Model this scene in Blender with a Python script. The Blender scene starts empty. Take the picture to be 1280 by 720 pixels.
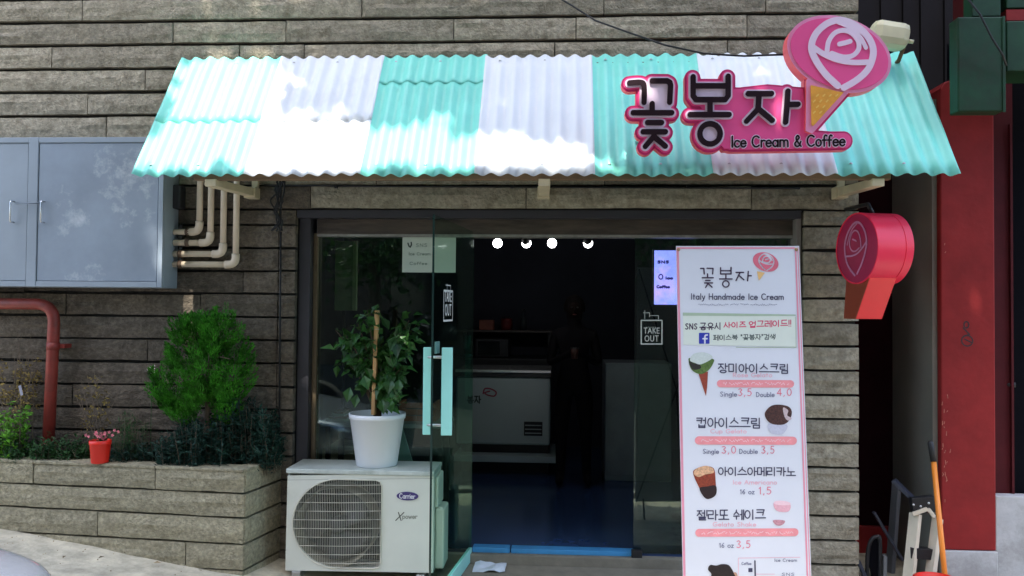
import bpy, math, random
import numpy as np
from mathutils import Vector, Matrix, noise
from mathutils.geometry import tessellate_polygon
random.seed(7)
C = bpy.context.scene.collection
S = bpy.context.scene
R = math.radians

# ------------------------------------------------------------------ camera, sky, sun, exposure
F, YAW, PITCH, ROLL, EYE = 1030.0, 3.5, 1.4, 0.5, 1.6
CM = Matrix.Rotation(R(YAW), 4, 'Z') @ Matrix.Rotation(R(90 + PITCH), 4, 'X') @ Matrix.Rotation(R(ROLL), 4, 'Z')
cd = bpy.data.cameras.new('camera'); cam = bpy.data.objects.new('camera', cd); C.objects.link(cam)
cam.matrix_world = Matrix.Translation((0, 0, EYE)) @ CM
cd.sensor_width = 36; cd.lens = 36 * F / 1280; cd.clip_start = .05; cd.clip_end = 500
S.camera = cam
SUN_EL, SUN_AZ = 60.0, -10.0      # azimuth: degrees from straight behind the camera, negative = from its left
W = bpy.data.worlds.new('World'); S.world = W; W.use_nodes = True
nt = W.node_tree; bg = nt.nodes['Background']
sky = nt.nodes.new('ShaderNodeTexSky'); sky.sky_type = 'NISHITA'; sky.sun_disc = False
sky.sun_elevation = R(SUN_EL)
sdir = Vector((math.sin(R(SUN_AZ)) * math.cos(R(SUN_EL)), -math.cos(R(SUN_AZ)) * math.cos(R(SUN_EL)), math.sin(R(SUN_EL))))
sky.sun_rotation = math.atan2(sdir.x, sdir.y)
sky.air_density = 1.0; sky.dust_density = 2.0
nt.links.new(sky.outputs[0], bg.inputs[0]); bg.inputs[1].default_value = 0.15
sl = bpy.data.lights.new('sun', 'SUN'); sl.energy = 2.0; sl.angle = R(.5); sl.color = (1, .95, .87)
sun = bpy.data.objects.new('sun', sl); C.objects.link(sun)
sun.rotation_euler = sdir.to_track_quat('Z', 'Y').to_euler(); sun.location = (0, -3, 8)
S.view_settings.view_transform = 'Standard'; S.view_settings.look = 'None'
S.view_settings.exposure = 2.25; S.view_settings.gamma = 1
S.cycles.max_bounces = 7; S.cycles.transparent_max_bounces = 10
S.cycles.use_denoising = True

def at(px, py, Y):
    """the point of the vertical plane y = Y that shows at this place of the photograph"""
    d = CM.to_3x3() @ Vector(((px - 640) / F, -(py - 360) / F, -1))
    return Vector((0, 0, EYE)) + d * (Y / d.y)
def X(px, Y, py=400): return at(px, py, Y).x
def Z(py, Y, px=640): return at(px, py, Y).z

# ------------------------------------------------------------------ materials
def lin(c):
    return tuple(((v / 255) / 12.92 if v / 255 <= .04045 else ((v / 255 + .055) / 1.055) ** 2.4) for v in c[:3])
MATS = {}
def mat(name, col, rough=.6, var=.12, scale=6, bump=0, bscale=60, metal=0, col2=None, c2pos=(.5, .62), emis=0, spec=.5,
        isl=0, objr=0, stretch=(1, 1, 1), detail=5, trans=0, coat=0):
    if name in MATS: return MATS[name]
    m = bpy.data.materials.new(name); m.use_nodes = True; t = m.node_tree; N = t.nodes; L = t.links
    b = N['Principled BSDF']
    tc = N.new('ShaderNodeTexCoord'); mp = N.new('ShaderNodeMapping'); mp.inputs['Scale'].default_value = stretch
    L.new(tc.outputs['Object'], mp.inputs[0])
    n = N.new('ShaderNodeTexNoise'); n.inputs['Scale'].default_value = scale; n.inputs['Detail'].default_value = detail
    n.inputs['Roughness'].default_value = .62
    L.new(mp.outputs[0], n.inputs['Vector'])
    rp = N.new('ShaderNodeValToRGB'); e = rp.color_ramp.elements
    e[0].position = .3; e[1].position = .7
    e[0].color = (*[max(0, v * (1 - var)) for v in col], 1); e[1].color = (*[min(1, v * (1 + var)) for v in col], 1)
    L.new(n.outputs[0], rp.inputs[0]); out = rp.outputs[0]
    def mixc(fac, a, bcol, mode='MIX'):
        mx = N.new('ShaderNodeMix'); mx.data_type = 'RGBA'; mx.blend_type = mode
        if isinstance(fac, float): mx.inputs[0].default_value = fac
        else: L.new(fac, mx.inputs[0])
        L.new(a, mx.inputs[6])
        if isinstance(bcol, tuple): mx.inputs[7].default_value = (*bcol, 1)
        else: L.new(bcol, mx.inputs[7])
        return mx.outputs[2]
    if col2:
        n2 = N.new('ShaderNodeTexNoise'); n2.inputs['Scale'].default_value = scale * .37; n2.inputs['Detail'].default_value = 8
        n2.inputs['Roughness'].default_value = .7; L.new(mp.outputs[0], n2.inputs['Vector'])
        r2 = N.new('ShaderNodeValToRGB'); r2.color_ramp.elements[0].position, r2.color_ramp.elements[1].position = c2pos
        L.new(n2.outputs[0], r2.inputs[0]); out = mixc(r2.outputs[0], out, tuple(col2))
    for src, amt in (('isl', isl), ('obj', objr)):
        if amt:
            if src == 'isl': g = N.new('ShaderNodeNewGeometry'); o_ = g.outputs['Random Per Island']
            else: g = N.new('ShaderNodeObjectInfo'); o_ = g.outputs['Random']
            r3 = N.new('ShaderNodeMapRange'); r3.inputs[3].default_value = 1 - amt; r3.inputs[4].default_value = 1 + amt
            L.new(o_, r3.inputs[0])
            cb = N.new('ShaderNodeCombineColor')
            for k in range(3): L.new(r3.outputs[0], cb.inputs[k])
            out = mixc(1.0, out, cb.outputs[0], 'MULTIPLY')
    L.new(out, b.inputs['Base Color'])
    b.inputs['Roughness'].default_value = rough; b.inputs['Metallic'].default_value = metal
    b.inputs['Specular IOR Level'].default_value = spec
    if coat: b.inputs['Coat Weight'].default_value = coat; b.inputs['Coat Roughness'].default_value = .08
    if trans:
        b.inputs['Subsurface Weight'].default_value = 0
        tr = N.new('ShaderNodeBsdfTranslucent'); L.new(out, tr.inputs[0]); mx = N.new('ShaderNodeMixShader'); mx.inputs[0].default_value = trans
        L.new(b.outputs[0], mx.inputs[1]); L.new(tr.outputs[0], mx.inputs[2])
        L.new(mx.outputs[0], N['Material Output'].inputs[0])
    if emis:
        L.new(out, b.inputs['Emission Color']); b.inputs['Emission Strength'].default_value = emis
    if bump:
        nb = N.new('ShaderNodeTexNoise'); nb.inputs['Scale'].default_value = bscale; nb.inputs['Detail'].default_value = 6
        L.new(mp.outputs[0], nb.inputs['Vector'])
        bp = N.new('ShaderNodeBump'); bp.inputs['Strength'].default_value = bump; bp.inputs['Distance'].default_value = .01
        L.new(nb.outputs[0], bp.inputs['Height']); L.new(bp.outputs[0], b.inputs['Normal'])
    MATS[name] = m
    return m
def glass_mat(name, tint, refl=1.0):
    m = bpy.data.materials.new(name); m.use_nodes = True; t = m.node_tree; N = t.nodes; L = t.links
    N.remove(N['Principled BSDF'])
    fr = N.new('ShaderNodeFresnel'); fr.inputs[0].default_value = 1.5
    mu = N.new('ShaderNodeMath'); mu.operation = 'MULTIPLY'; mu.inputs[1].default_value = refl; L.new(fr.outputs[0], mu.inputs[0])
    tr = N.new('ShaderNodeBsdfTransparent'); tr.inputs[0].default_value = (*tint, 1)
    gl = N.new('ShaderNodeBsdfGlossy'); gl.inputs['Roughness'].default_value = .01; gl.inputs[0].default_value = (.9, 1, .95, 1)
    mx = N.new('ShaderNodeMixShader'); L.new(mu.outputs[0], mx.inputs[0]); L.new(tr.outputs[0], mx.inputs[1]); L.new(gl.outputs[0], mx.inputs[2])
    L.new(mx.outputs[0], N['Material Output'].inputs[0]); MATS[name] = m
    return m
STONE = mat('grey_granite', (.315, .28, .205), .9, .34, 34, 1.0, 70, col2=(.15, .125, .08), c2pos=(.48, .74), objr=.19, stretch=(1, 1, 1), detail=12)
STONED = mat('dark_brown_granite', (.135, .11, .08), .9, .4, 38, 1.0, 75, col2=(.06, .048, .034), c2pos=(.45, .72), objr=.16, stretch=(1, 1, 1.3), detail=12)  # darker, browner tone for the left-hand courses below awning height
STONE2 = mat('planter_granite', (.29, .26, .17), .9, .42, 46, 1.0, 80, col2=(.18, .16, .10), c2pos=(.48, .74), objr=.1, stretch=(1, 1, 1.1), detail=9)
MORTAR = mat('dark_mortar', (.03, .028, .025), .95, .3, 20)
DARKFRAME = mat('dark_bronze_frame', (.045, .043, .05), .4, .1, 5, spec=.5)
MINT = mat('mint_painted_sheet', (.24, .77, .64), .42, .08, 3, .12, 14, col2=(.20, .68, .57), c2pos=(.55, .7))
WHITE = mat('white_painted_sheet', (.80, .83, .85), .42, .04, 3, .12, 14, col2=(.66, .67, .70), c2pos=(.55, .75))
CREAMWOOD = mat('cream_painted_wood', (.62, .53, .35), .7, .12, 9, .3, 40)
OLDWOOD = mat('raw_brown_wood', (.20, .13, .07), .8, .25, 12, .3, 50, stretch=(.3, 1, 1))
HOT = mat('hot_pink_panel', lin((245, 84, 150)), .6, .04, 4)
DEEP = mat('deep_pink_edge', lin((208, 48, 112)), .38, .04, 4)
HALO = mat('pale_lilac_panel', lin((240, 214, 234)), .6, .04, 4)
LPINK = mat('light_pink_trim', lin((240, 150, 190)), .4, .04, 4)
BLACKL = mat('dark_plum_letter', (.016, .004, .008), .6, .1, 4, spec=.2)
SALMON = mat('salmon_side', lin((235, 90, 95)), .5, .05, 4)
CONE = mat('waffle_orange', lin((238, 165, 60)), .5, .12, 25)
CONE2 = mat('waffle_pale', lin((246, 200, 100)), .5, .05, 25)
GLASS = glass_mat('window_glass', (.74, .85, .78), 1.3)
GLASSD = glass_mat('door_glass', (.80, .90, .85), .004)

# ------------------------------------------------------------------ object helpers
def tag(o, label=None, cat=None, group=None, kind=None):
    if label: o['label'] = label
    if cat: o['category'] = cat
    if group: o['group'] = group
    if kind: o['kind'] = kind
    return o
def thing(name, label, cat, loc=(0, 0, 0), rz=0, group=None, kind=None):
    o = bpy.data.objects.new(name, None); C.objects.link(o); o.location = loc; o.rotation_euler = (0, 0, rz)
    o.empty_display_size = .1
    return tag(o, label, cat, group, kind)
class MB:
    def __init__(s): s.v = []; s.f = []; s.m = []; s.k = 0; s.sm = []
    def add(s, vs, fs, mi=None, smooth=False):
        b = len(s.v); s.v += [tuple(v) for v in vs]
        s.f += [tuple(b + i for i in f) for f in fs]; s.m += [s.k if mi is None else mi] * len(fs); s.sm += [smooth] * len(fs)
        return s
    def box(s, x0, x1, y0, y1, z0, z1, M=None):
        vs = [Vector((x, y, z)) for x in (x0, x1) for y in (y0, y1) for z in (z0, z1)]
        if M: vs = [M @ v for v in vs]
        return s.add(vs, [(0, 1, 3, 2), (4, 6, 7, 5), (0, 4, 5, 1), (2, 3, 7, 6), (0, 2, 6, 4), (1, 5, 7, 3)])
    def tube(s, path, r, n=10, cap=True):
        path = [Vector(p) for p in path]; rs = r if isinstance(r, (list, tuple)) else [r] * len(path)
        vs = []; fs = []; up = None
        for i, p in enumerate(path):
            d = (path[min(i + 1, len(path) - 1)] - path[max(i - 1, 0)])
            if d.length < 1e-9: d = Vector((0, 0, 1))
            d.normalize()
            if up is None: up = Vector((0, 0, 1)) if abs(d.z) < .9 else Vector((0, 1, 0))
            a = d.cross(up).normalized(); up = a.cross(d).normalized()
            vs += [p + (a * math.cos(2 * math.pi * k / n) + up * math.sin(2 * math.pi * k / n)) * rs[i] for k in range(n)]
        for i in range(len(path) - 1):
            for k in range(n):
                fs.append((i * n + k, i * n + (k + 1) % n, (i + 1) * n + (k + 1) % n, (i + 1) * n + k))
        if cap: fs.append(tuple(range(n))[::-1]); fs.append(tuple((len(path) - 1) * n + k for k in range(n)))
        return s.add(vs, fs, smooth=True)
    def lathe(s, prof, n=32, c=(0, 0, 0), M=None):
        vs = []; fs = []
        for r, z in prof:
            for k in range(n):
                a = 2 * math.pi * k / n; v = Vector((r * math.cos(a), r * math.sin(a), z))
                if M: v = M @ v
                vs.append(v + Vector(c))
        for i in range(len(prof) - 1):
            for k in range(n):
                fs.append((i * n + k, i * n + (k + 1) % n, (i + 1) * n + (k + 1) % n, (i + 1) * n + k))
        return s.add(vs, fs, smooth=True)
    def prism(s, pts, d):
        """flat convex polygon pushed along d"""
        n = len(pts); d = Vector(d); vs = [Vector(p) for p in pts] + [Vector(p) + d for p in pts]
        return s.add(vs, [tuple(range(n))[::-1], tuple(range(n, 2 * n))] + [(i, (i + 1) % n, (i + 1) % n + n, i + n) for i in range(n)])
    def build(s, name, m, parent=None, bevel=0, solid=0, label=None, kind=None):
        me = bpy.data.meshes.new(name); me.from_pydata(s.v, [], s.f)
        for mm in (m if isinstance(m, (list, tuple)) else [m]): me.materials.append(mm)
        me.polygons.foreach_set('material_index', s.m); me.polygons.foreach_set('use_smooth', s.sm); me.update()
        o = bpy.data.objects.new(name, me); C.objects.link(o)
        if parent:
            o.parent = parent
            if parent.type == 'EMPTY': o.matrix_parent_inverse = (Matrix.Translation(parent.location) @ parent.rotation_euler.to_matrix().to_4x4()).inverted()
        if bevel:
            b = o.modifiers.new('b', 'BEVEL'); b.width = bevel; b.segments = 2; b.limit_method = 'ANGLE'; b.angle_limit = R(50)
        if solid:
            b = o.modifiers.new('s', 'SOLIDIFY'); b.thickness = solid; b.offset = -1
        if label: o['label'] = label
        if kind: o['kind'] = kind
        return o
def box(name, m, x0, x1, y0, y1, z0, z1, parent=None, bevel=0, **k):
    return MB().box(min(x0, x1), max(x0, x1), min(y0, y1), max(y0, y1), min(z0, z1), max(z0, z1)).build(name, m, parent, bevel, **k)
def bend(p, q, r_, s_, n=6):
    """corner path p -> q -> r_ rounded with radius s_"""
    p, q, r_ = Vector(p), Vector(q), Vector(r_); a = q + (p - q).normalized() * s_; b = q + (r_ - q).normalized() * s_
    return [p] + [(a * (1 - t) ** 2 + q * 2 * t * (1 - t) + b * t * t) for t in [i / n for i in range(n + 1)]] + [r_]

# ------------------------------------------------------------------ ink: strokes -> clean flat plates (distance field, contoured)
def seg_sd(GX, GY, polys):
    D = np.full(GX.shape, 1e9)
    for P in polys:
        if len(P) == 1: P = [P[0], P[0]]
        for (x0, y0), (x1, y1) in zip(P[:-1], P[1:]):
            dx, dy = x1 - x0, y1 - y0; l2 = dx * dx + dy * dy + 1e-12
            t = np.clip(((GX - x0) * dx + (GY - y0) * dy) / l2, 0, 1)
            D = np.minimum(D, (GX - x0 - t * dx) ** 2 + (GY - y0 - t * dy) ** 2)
    return np.sqrt(D)
def poly_sd(GX, GY, P):
    D = seg_sd(GX, GY, [P + [P[0]]]); ins = np.zeros(GX.shape, bool)
    for (x0, y0), (x1, y1) in zip(P, P[1:] + [P[0]]):
        c = ((y0 > GY) != (y1 > GY)) & (GX < (x1 - x0) * (GY - y0) / ((y1 - y0) or 1e-9) + x0); ins ^= c
    return np.where(ins, -D, D)
def contour(GX, GY, V):
    V = V.copy(); V[0, :] = V[-1, :] = 1; V[:, 0] = V[:, -1] = 1; V[V == 0] = 1e-6
    h, w = V.shape; ins = V < 0; segs = {}
    code = ins[:-1, :-1] * 1 + ins[:-1, 1:] * 2 + ins[1:, 1:] * 4 + ins[1:, :-1] * 8
    def ep(a, b): return (a, b)
    T = {1: [(3, 0)], 2: [(0, 1)], 3: [(3, 1)], 4: [(1, 2)], 5: [(3, 2), (1, 0)], 6: [(0, 2)], 7: [(3, 2)], 8: [(2, 3)], 9: [(2, 0)], 10: [(0, 3), (2, 1)], 11: [(2, 1)], 12: [(1, 3)], 13: [(1, 0)], 14: [(0, 3)]}
    for i, j in zip(*np.nonzero((code > 0) & (code < 15))):
        e = (('h', i, j), ('v', i, j + 1), ('h', i + 1, j), ('v', i, j))
        for a, b in T[int(code[i, j])]: segs[e[a]] = e[b]
    def pt(k):
        o, i, j = k; i2, j2 = (i, j + 1) if o == 'h' else (i + 1, j); a, b = V[i, j], V[i2, j2]; t = a / (a - b)
        return (GX[i, j] + t * (GX[i2, j2] - GX[i, j]), GY[i, j] + t * (GY[i2, j2] - GY[i, j]))
    loops = []
    while segs:
        k0 = next(iter(segs)); k = k0; lp = []
        while k in segs:
            lp.append(pt(k)); k = segs.pop(k)
        if len(lp) >= 6: loops.append(lp)
    return loops
def simplify(lp, tol):
    def dp(P):
        if len(P) < 3: return P
        a, b = np.array(P[0]), np.array(P[-1]); d = b - a; q = np.array(P[1:-1]) - a; l = np.hypot(*d)
        dist = np.abs(d[0] * q[:, 1] - d[1] * q[:, 0]) / l if l > 1e-9 else np.hypot(q[:, 0], q[:, 1])
        i = int(dist.argmax())
        if dist[i] < tol: return [P[0], P[-1]]
        return dp(P[:i + 2])[:-1] + dp(P[i + 1:])
    h = len(lp) // 2; return dp(lp[:h + 1])[:-1] + dp(lp[h:] + [lp[0]])[:-1]
def plate(name, m, fields, mapf, front, back, step, bounds, parent=None, tol=None, side=None, label=None):
    """fields(GX,GY) < 0 becomes a plate; mapf(x, y, depth) gives its world points"""
    x0, y0, x1, y1 = bounds; xs = np.arange(x0, x1 + step, step); ys = np.arange(y0, y1 + step, step)
    GX, GY = np.meshgrid(xs, ys); lps = [simplify(l, tol or step * .22) for l in contour(GX, GY, fields(GX, GY))]
    lps = [l for l in lps if len(l) > 2]
    if not lps: return None
    def area(l): return sum(a[0] * b_[1] - b_[0] * a[1] for a, b_ in zip(l, l[1:] + l[:1])) / 2
    def inside(p, l):
        c = False
        for (xa, ya), (xb, yb) in zip(l, l[1:] + l[:1]):
            if (ya > p[1]) != (yb > p[1]) and p[0] < (xb - xa) * (p[1] - ya) / (yb - ya) + xa: c = not c
        return c
    big = max(lps, key=lambda l: abs(area(l))); sg_ = 1 if area(big) > 0 else -1
    outs = [l for l in lps if area(l) * sg_ > 0]; holes = [l for l in lps if area(l) * sg_ < 0]; own = {}
    for hl in holes:
        cand = [i for i, l in enumerate(outs) if inside(hl[0], l)]
        if cand: own.setdefault(min(cand, key=lambda i: abs(area(outs[i]))), []).append(hl)
    tri = []; lps = []; off = 0
    for i, l in enumerate(outs):
        grp = [l] + own.get(i, []); k = sum(len(q) for q in grp)
        tri += [tuple(v + off for v in t) for t in tessellate_polygon([[Vector((p[0], p[1], 0)) for p in q] for q in grp])]
        lps += grp; off += k
    flat = [p for l in lps for p in l]
    b = MB(); n = len(flat); vs = [mapf(p[0], p[1], front) for p in flat]
    b.add(vs, [tuple(t) for t in tri], 0)
    if back is not None:
        vb = vs + [mapf(p[0], p[1], back) for p in flat]; fs = []; k = 0
        for l in lps:
            q = len(l)
            fs += [(k + i, k + (i + 1) % q, k + (i + 1) % q + n, k + i + n) for i in range(q)]; k += q
        b.add(vb, fs, 1 if side else 0)
    return b.build(name, [m, side] if side else m, parent, label=label)
def bb(polys, pad):
    xs = [p[0] for P in polys for p in P]; ys = [p[1] for P in polys for p in P]
    return (min(xs) - pad, min(ys) - pad, max(xs) + pad, max(ys) + pad)
def ink(name, m, polys, r, mapf, front, back, step, parent=None, **k):
    return plate(name, m, lambda a, b: seg_sd(a, b, polys) - r, mapf, front, back, step, bb(polys, r + 2.5 * step), parent, **k)
def cr(P, closed=False, n=6):
    """smooth curve through points"""
    out = []; N = len(P)
    for i in range(N if closed else N - 1):
        g = lambda k: P[k % N] if closed else P[max(0, min(N - 1, k))]
        a, b, c, d = g(i - 1), g(i), g(i + 1), g(i + 2)
        for j in range(n):
            t = j / n
            out.append(tuple(.5 * (2 * b[q] + (c[q] - a[q]) * t + (2 * a[q] - 5 * b[q] + 4 * c[q] - d[q]) * t * t + (3 * b[q] - a[q] - 3 * c[q] + d[q]) * t ** 3) for q in (0, 1)))
    out.append(out[0] if closed else P[-1]); return out
def ell(cx, cy, rx, ry, a0=0, a1=360, n=20, rot=0):
    c, s = math.cos(R(rot)), math.sin(R(rot)); o = []
    for i in range(n + 1):
        t = R(a0 + (a1 - a0) * i / n); x, y = rx * math.cos(t), ry * math.sin(t); o.append((cx + x * c - y * s, cy + x * s + y * c))
    return o
# stroke letters, y up, cap height 1, x-height .6
G = {
 'I': ('.2', '.1,0 .1,1'), 'c': ('.5', '@.28,.3,.26,.3,40,320'), 'e': ('.55', '.04,.32 .5,.32;@.28,.3,.25,.3,5,325'),
 'C': ('.75', '@.42,.5,.38,.5,45,315'), 'r': ('.4', '.06,0 .06,.6;@.3,.32,.24,.27,60,175'), 'a': ('.58', '@.27,.3,.24,.29,0,360;.52,.6 .52,0'),
 'm': ('.85', '.05,0 .05,.6;@.24,.38,.19,.22,0,180;.43,.38 .43,0;@.62,.38,.19,.22,0,180;.81,.38 .81,0'),
 '&': ('.7', '~.68,0 .3,.5 .2,.8 .35,1 .5,.8 .3,.55 .08,.25 .25,0 .5,.08 .66,.45'), 'o': ('.56', '@.28,.3,.25,.3,0,360'),
 'f': ('.4', '~.42,.93 .28,1 .17,.8 .17,0;.0,.55 .36,.55'), 't': ('.36', '.16,.9 .16,0;0,.6 .34,.6'), 'l': ('.14', '.07,0 .07,1'),
 'y': ('.5', '.04,.6 .26,.05;~.48,.6 .22,-.15 .02,-.3'), 'H': ('.7', '.06,0 .06,1;.62,0 .62,1;.06,.5 .62,.5'),
 'n': ('.5', '.05,0 .05,.6;@.25,.36,.2,.24,0,180;.45,.36 .45,0'), 'd': ('.58', '@.27,.3,.24,.29,0,360;.52,1 .52,0'),
 'i': ('.14', '.07,0 .07,.6;.07,.86 .07,.88'), 'S': ('.6', '~.52,.9 .3,1 .08,.8 .3,.53 .52,.25 .3,0 .04,.12'),
 'g': ('.56', '@.27,.32,.23,.27,0,360;~.5,.6 .5,-.1 .28,-.3 .06,-.2'), 'D': ('.7', '.06,0 .06,1;~.06,1 .4,.93 .62,.5 .4,.07 .06,0'),
 'u': ('.52', '@.26,.24,.21,.24,180,360;.05,.24 .05,.6;.47,.6 .47,0'), 'b': ('.56', '.05,1 .05,0;@.29,.3,.24,.29,0,360'),
 'R': ('.64', '.06,0 .06,1;~.06,1 .5,.95 .5,.55 .06,.5;.25,.5 .56,0'), 's': ('.46', '~.4,.55 .2,.6 .06,.45 .22,.3 .4,.15 .2,0 .04,.06'),
 'G': ('.78', '@.42,.5,.38,.5,45,330;.76,.42 .45,.42'), 'p': ('.56', '.05,.6 .05,-.3;@.29,.3,.24,.29,0,360'),
 'A': ('.7', '0,0 .34,1 .68,0;.13,.36 .55,.36'), 'k': ('.5', '.05,0 .05,1;.42,.6 .07,.26;.2,.36 .46,0'), 'h': ('.52', '.05,0 .05,1;@.25,.36,.2,.24,0,180;.45,.36 .45,0'),
 'z': ('.46', '.04,.6 .42,.6 .04,0 .44,0'), 'T': ('.6', '0,1 .6,1;.3,1 .3,0'), 'K': ('.6', '.06,0 .06,1;.56,1 .06,.42;.2,.55 .58,0'),
 'E': ('.55', '.5,1 .06,1 .06,0 .5,0;.06,.5 .44,.5'), 'O': ('.82', '@.41,.5,.37,.5,0,360'), 'U': ('.7', '.06,1 .06,.35;@.34,.35,.28,.35,180,360;.62,.35 .62,1'),
 'N': ('.7', '.06,0 .06,1 .62,0 .62,1'), 'X': ('.7', '.02,0 .66,1;.06,1 .6,0'), 'w': ('.7', '0,.6 .18,0 .34,.55 .5,0 .68,.6'), 'v': ('.5', '0,.6 .24,0 .48,.6'),
 '!': ('.16', '.08,.3 .08,1;.08,0 .08,.02'), '"': ('.3', '.06,1 .06,.75;.22,1 .22,.75'), ',': ('.2', '.1,.05 .04,-.15'), '\'': ('.14', '.07,1 .07,.8'),
 '0': ('.6', '@.3,.5,.25,.5,0,360'), '1': ('.3', '.02,.8 .18,1 .18,0'), '3': ('.55', '~.06,.9 .28,1 .46,.78 .25,.53 .5,.28 .28,0 .04,.1'),
 '4': ('.6', '.42,0 .42,1 .04,.3 .56,.3'), '5': ('.55', '.46,1 .12,1 .09,.58;~.09,.58 .32,.63 .5,.32 .3,0 .04,.08'), '6': ('.55', '~.42,1 .15,.7 .06,.3 .28,0 .48,.28 .28,.52 .08,.35'),
 ' ': ('.35', '')}
def pl(s):
    o = []
    for q in s.split(';'):
        if not q: continue
        if q[0] == '@': o.append(ell(*[float(v) for v in q[1:].split(',')], n=12))
        else:
            P = [tuple(float(v) for v in w.split(',')) for w in q.lstrip('~').split()]
            o.append(cr(P, n=4) if q[0] == '~' else P)
    return o
JL = {'ㄱ': '0,1 1,1 .75,0', 'ㄲ': '0,.95 .42,1 .36,.05;.55,1 1,1 .93,0', 'ㄴ': '.05,1 .05,.05 1,.08', 'ㄷ': '1,1 .05,1 .05,.05 1,.05', 'ㄸ': '.45,1 .02,1 .02,.05 .45,.05;1,1 .58,1 .58,.05 1,.05',
 'ㄹ': '0,1 .95,1 .95,.52 .05,.52 .05,.03 1,.03', 'ㅁ': '.05,1 .95,1 .95,.05 .05,.05 .05,1', 'ㅂ': '.05,1 .05,.05 .95,.05 .95,1;.05,.55 .95,.55', 'ㅅ': '.5,1 .45,.6 0,.05;.48,.6 1,.05',
 'ㅇ': '@.5,.5,.48,.48,0,360', 'ㅈ': '.02,1 .98,1;.5,1 .48,.55 0,.02;.48,.55 1,.02', 'ㅊ': '.3,1.12 .7,1.12;.02,.8 .98,.8;.5,.8 .48,.45 0,0;.48,.45 1,0', 'ㅋ': '0,1 1,1 .8,0;.02,.52 .9,.52',
 'ㅍ': '0,1 1,1;0,.05 1,.05;.3,1 .3,.05;.7,1 .7,.05'}
JV = {'ㅏ': '.4,1 .4,0;.4,.52 .95,.52', 'ㅐ': '.2,1 .2,0;.2,.52 .8,.52;.8,1 .8,0', 'ㅓ': '.7,1 .7,0;.7,.52 .1,.52', 'ㅔ': '.45,1 .45,0;.45,.52 -.05,.52;.95,1 .95,0', 'ㅣ': '.5,1 .5,0',
 'ㅗ': '0,.1 1,.1;.5,.1 .5,.95', 'ㅜ': '0,.8 1,.8;.5,.8 .5,0', 'ㅡ': '0,.4 1,.4', 'ㅠ': '0,.8 1,.8;.3,.8 .3,0;.7,.8 .7,0'}
CHO = 'ㄱㄲㄴㄷㄸㄹㅁㅂㅃㅅㅆㅇㅈㅉㅊㅋㅌㅍㅎ'; JUNG = 'ㅏㅐㅑㅒㅓㅔㅕㅖㅗㅘㅙㅚㅛㅜㅝㅞㅟㅠㅡㅢㅣ'; JONG = ' ㄱㄲㄳㄴㄵㄶㄷㄹㄺㄻㄼㄽㄾㄿㅀㅁㅂㅄㅅㅆㅇㅈㅊㅋㅌㅍㅎ'
def fit(P, b): return [[(b[0] + x * (b[2] - b[0]), b[1] + y * (b[3] - b[1])) for x, y in q] for q in P]
def syl(ch):
    c = ord(ch) - 0xAC00; L_, V_, T_ = CHO[c // 588], JUNG[c % 588 // 28], JONG[c % 28]
    t = T_ != ' '; o = []
    if V_ == 'ㅞ':
        o += fit(pl(JL[L_]), (.05, .52, .5, 1)); o += fit(pl(JV['ㅜ']), (.0, .05, .55, .45)); o += fit(pl(JV['ㅔ']), (.66, 0, .98, 1))
    elif V_ in 'ㅗㅜㅡㅠ':
        o += fit(pl(JL[L_]), (.15, .62 if t else .45, .85, 1)); o += fit(pl(JV[V_]), (.02, .38 if t else .02, .98, .56 if t else .38))
    else:
        w = .48 if V_ in 'ㅔㅐ' else .55
        o += fit(pl(JL[L_]), (.03, .45 if t else .12, w, .95)); o += fit(pl(JV[V_]), (w + .06, .42 if t else 0, .99, 1))
    if t: o += fit(pl(JL[T_]), (.2, 0, .85, .3))
    return o
def text(s, x, y, h, width=None, sp=.16, slope=0, hk=1.0, shear=0):
    """strokes in picture pixels (y down); baseline left corner x, y, cap height h; squeezed to width"""
    P = []; cx = 0
    for ch in s:
        if ord(ch) >= 0xAC00: w, q = 1.0 * hk, [[(a * hk, b) for a, b in z] for z in syl(ch)]
        else: w, st = G[ch]; w, q = float(w), pl(st)
        P += [[(a + cx, b) for a, b in z] for z in q]; cx += w + sp
    k = (width / ((cx - sp) * h)) if width else 1
    return [[(x + (a + shear * b) * h * k, y - b * h + slope * a * h * k) for a, b in z] for z in P]

# ------------------------------------------------------------------ ground
GROUND = mat('concrete_pavement', (.50, .455, .34), .9, .3, 9, .6, 35, col2=(.26, .235, .18), c2pos=(.5, .75))
def gz(x):
    if x > -1.35: return .03
    if x > -3.4: return .03 + (-1.35 - x) * .128
    return .2924 + min(.6, (-3.4 - x) * .04)
gx = [-60, -30, -12, -8, -6, -5, -4.4] + [-3.9 + .06 * i for i in range(97)] + [2, 4, 8, 16, 30, 60]; gy = [-60, -30, -12, -6, -3, 0, 1, 2, 2.8] + [3.2 + .08 * i for i in range(24)] + [6, 60]
b = MB(); nx = len(gx)
b.add([(x, y, gz(x) + (noise.noise(Vector((x * 2, y * 2, 0))) * .014 + noise.noise(Vector((x * 8, y * 8, 3))) * .006 - .006 if abs(x) < 5 and 2 < y < 5 else 0)) for y in gy for x in gx],
      [(j * nx + i, j * nx + i + 1, (j + 1) * nx + i + 1, (j + 1) * nx + i) for j in range(len(gy) - 1) for i in range(nx - 1)])
b.build('ground', GROUND, kind='structure')
ASPH = mat('street_asphalt', (.055, .053, .05), .9, .25, 12, .5, 60)
b = MB(); xs_ = [-60, -12, -6, -3.4, -1.35, 1, 8, 60]
b.add([(x, y, gz(x) + .018) for y in (-60, 3.05) for x in xs_], [(i, i + 1, i + 1 + len(xs_), i + len(xs_)) for i in range(len(xs_) - 1)])
b.build('road', ASPH, kind='structure')
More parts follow.
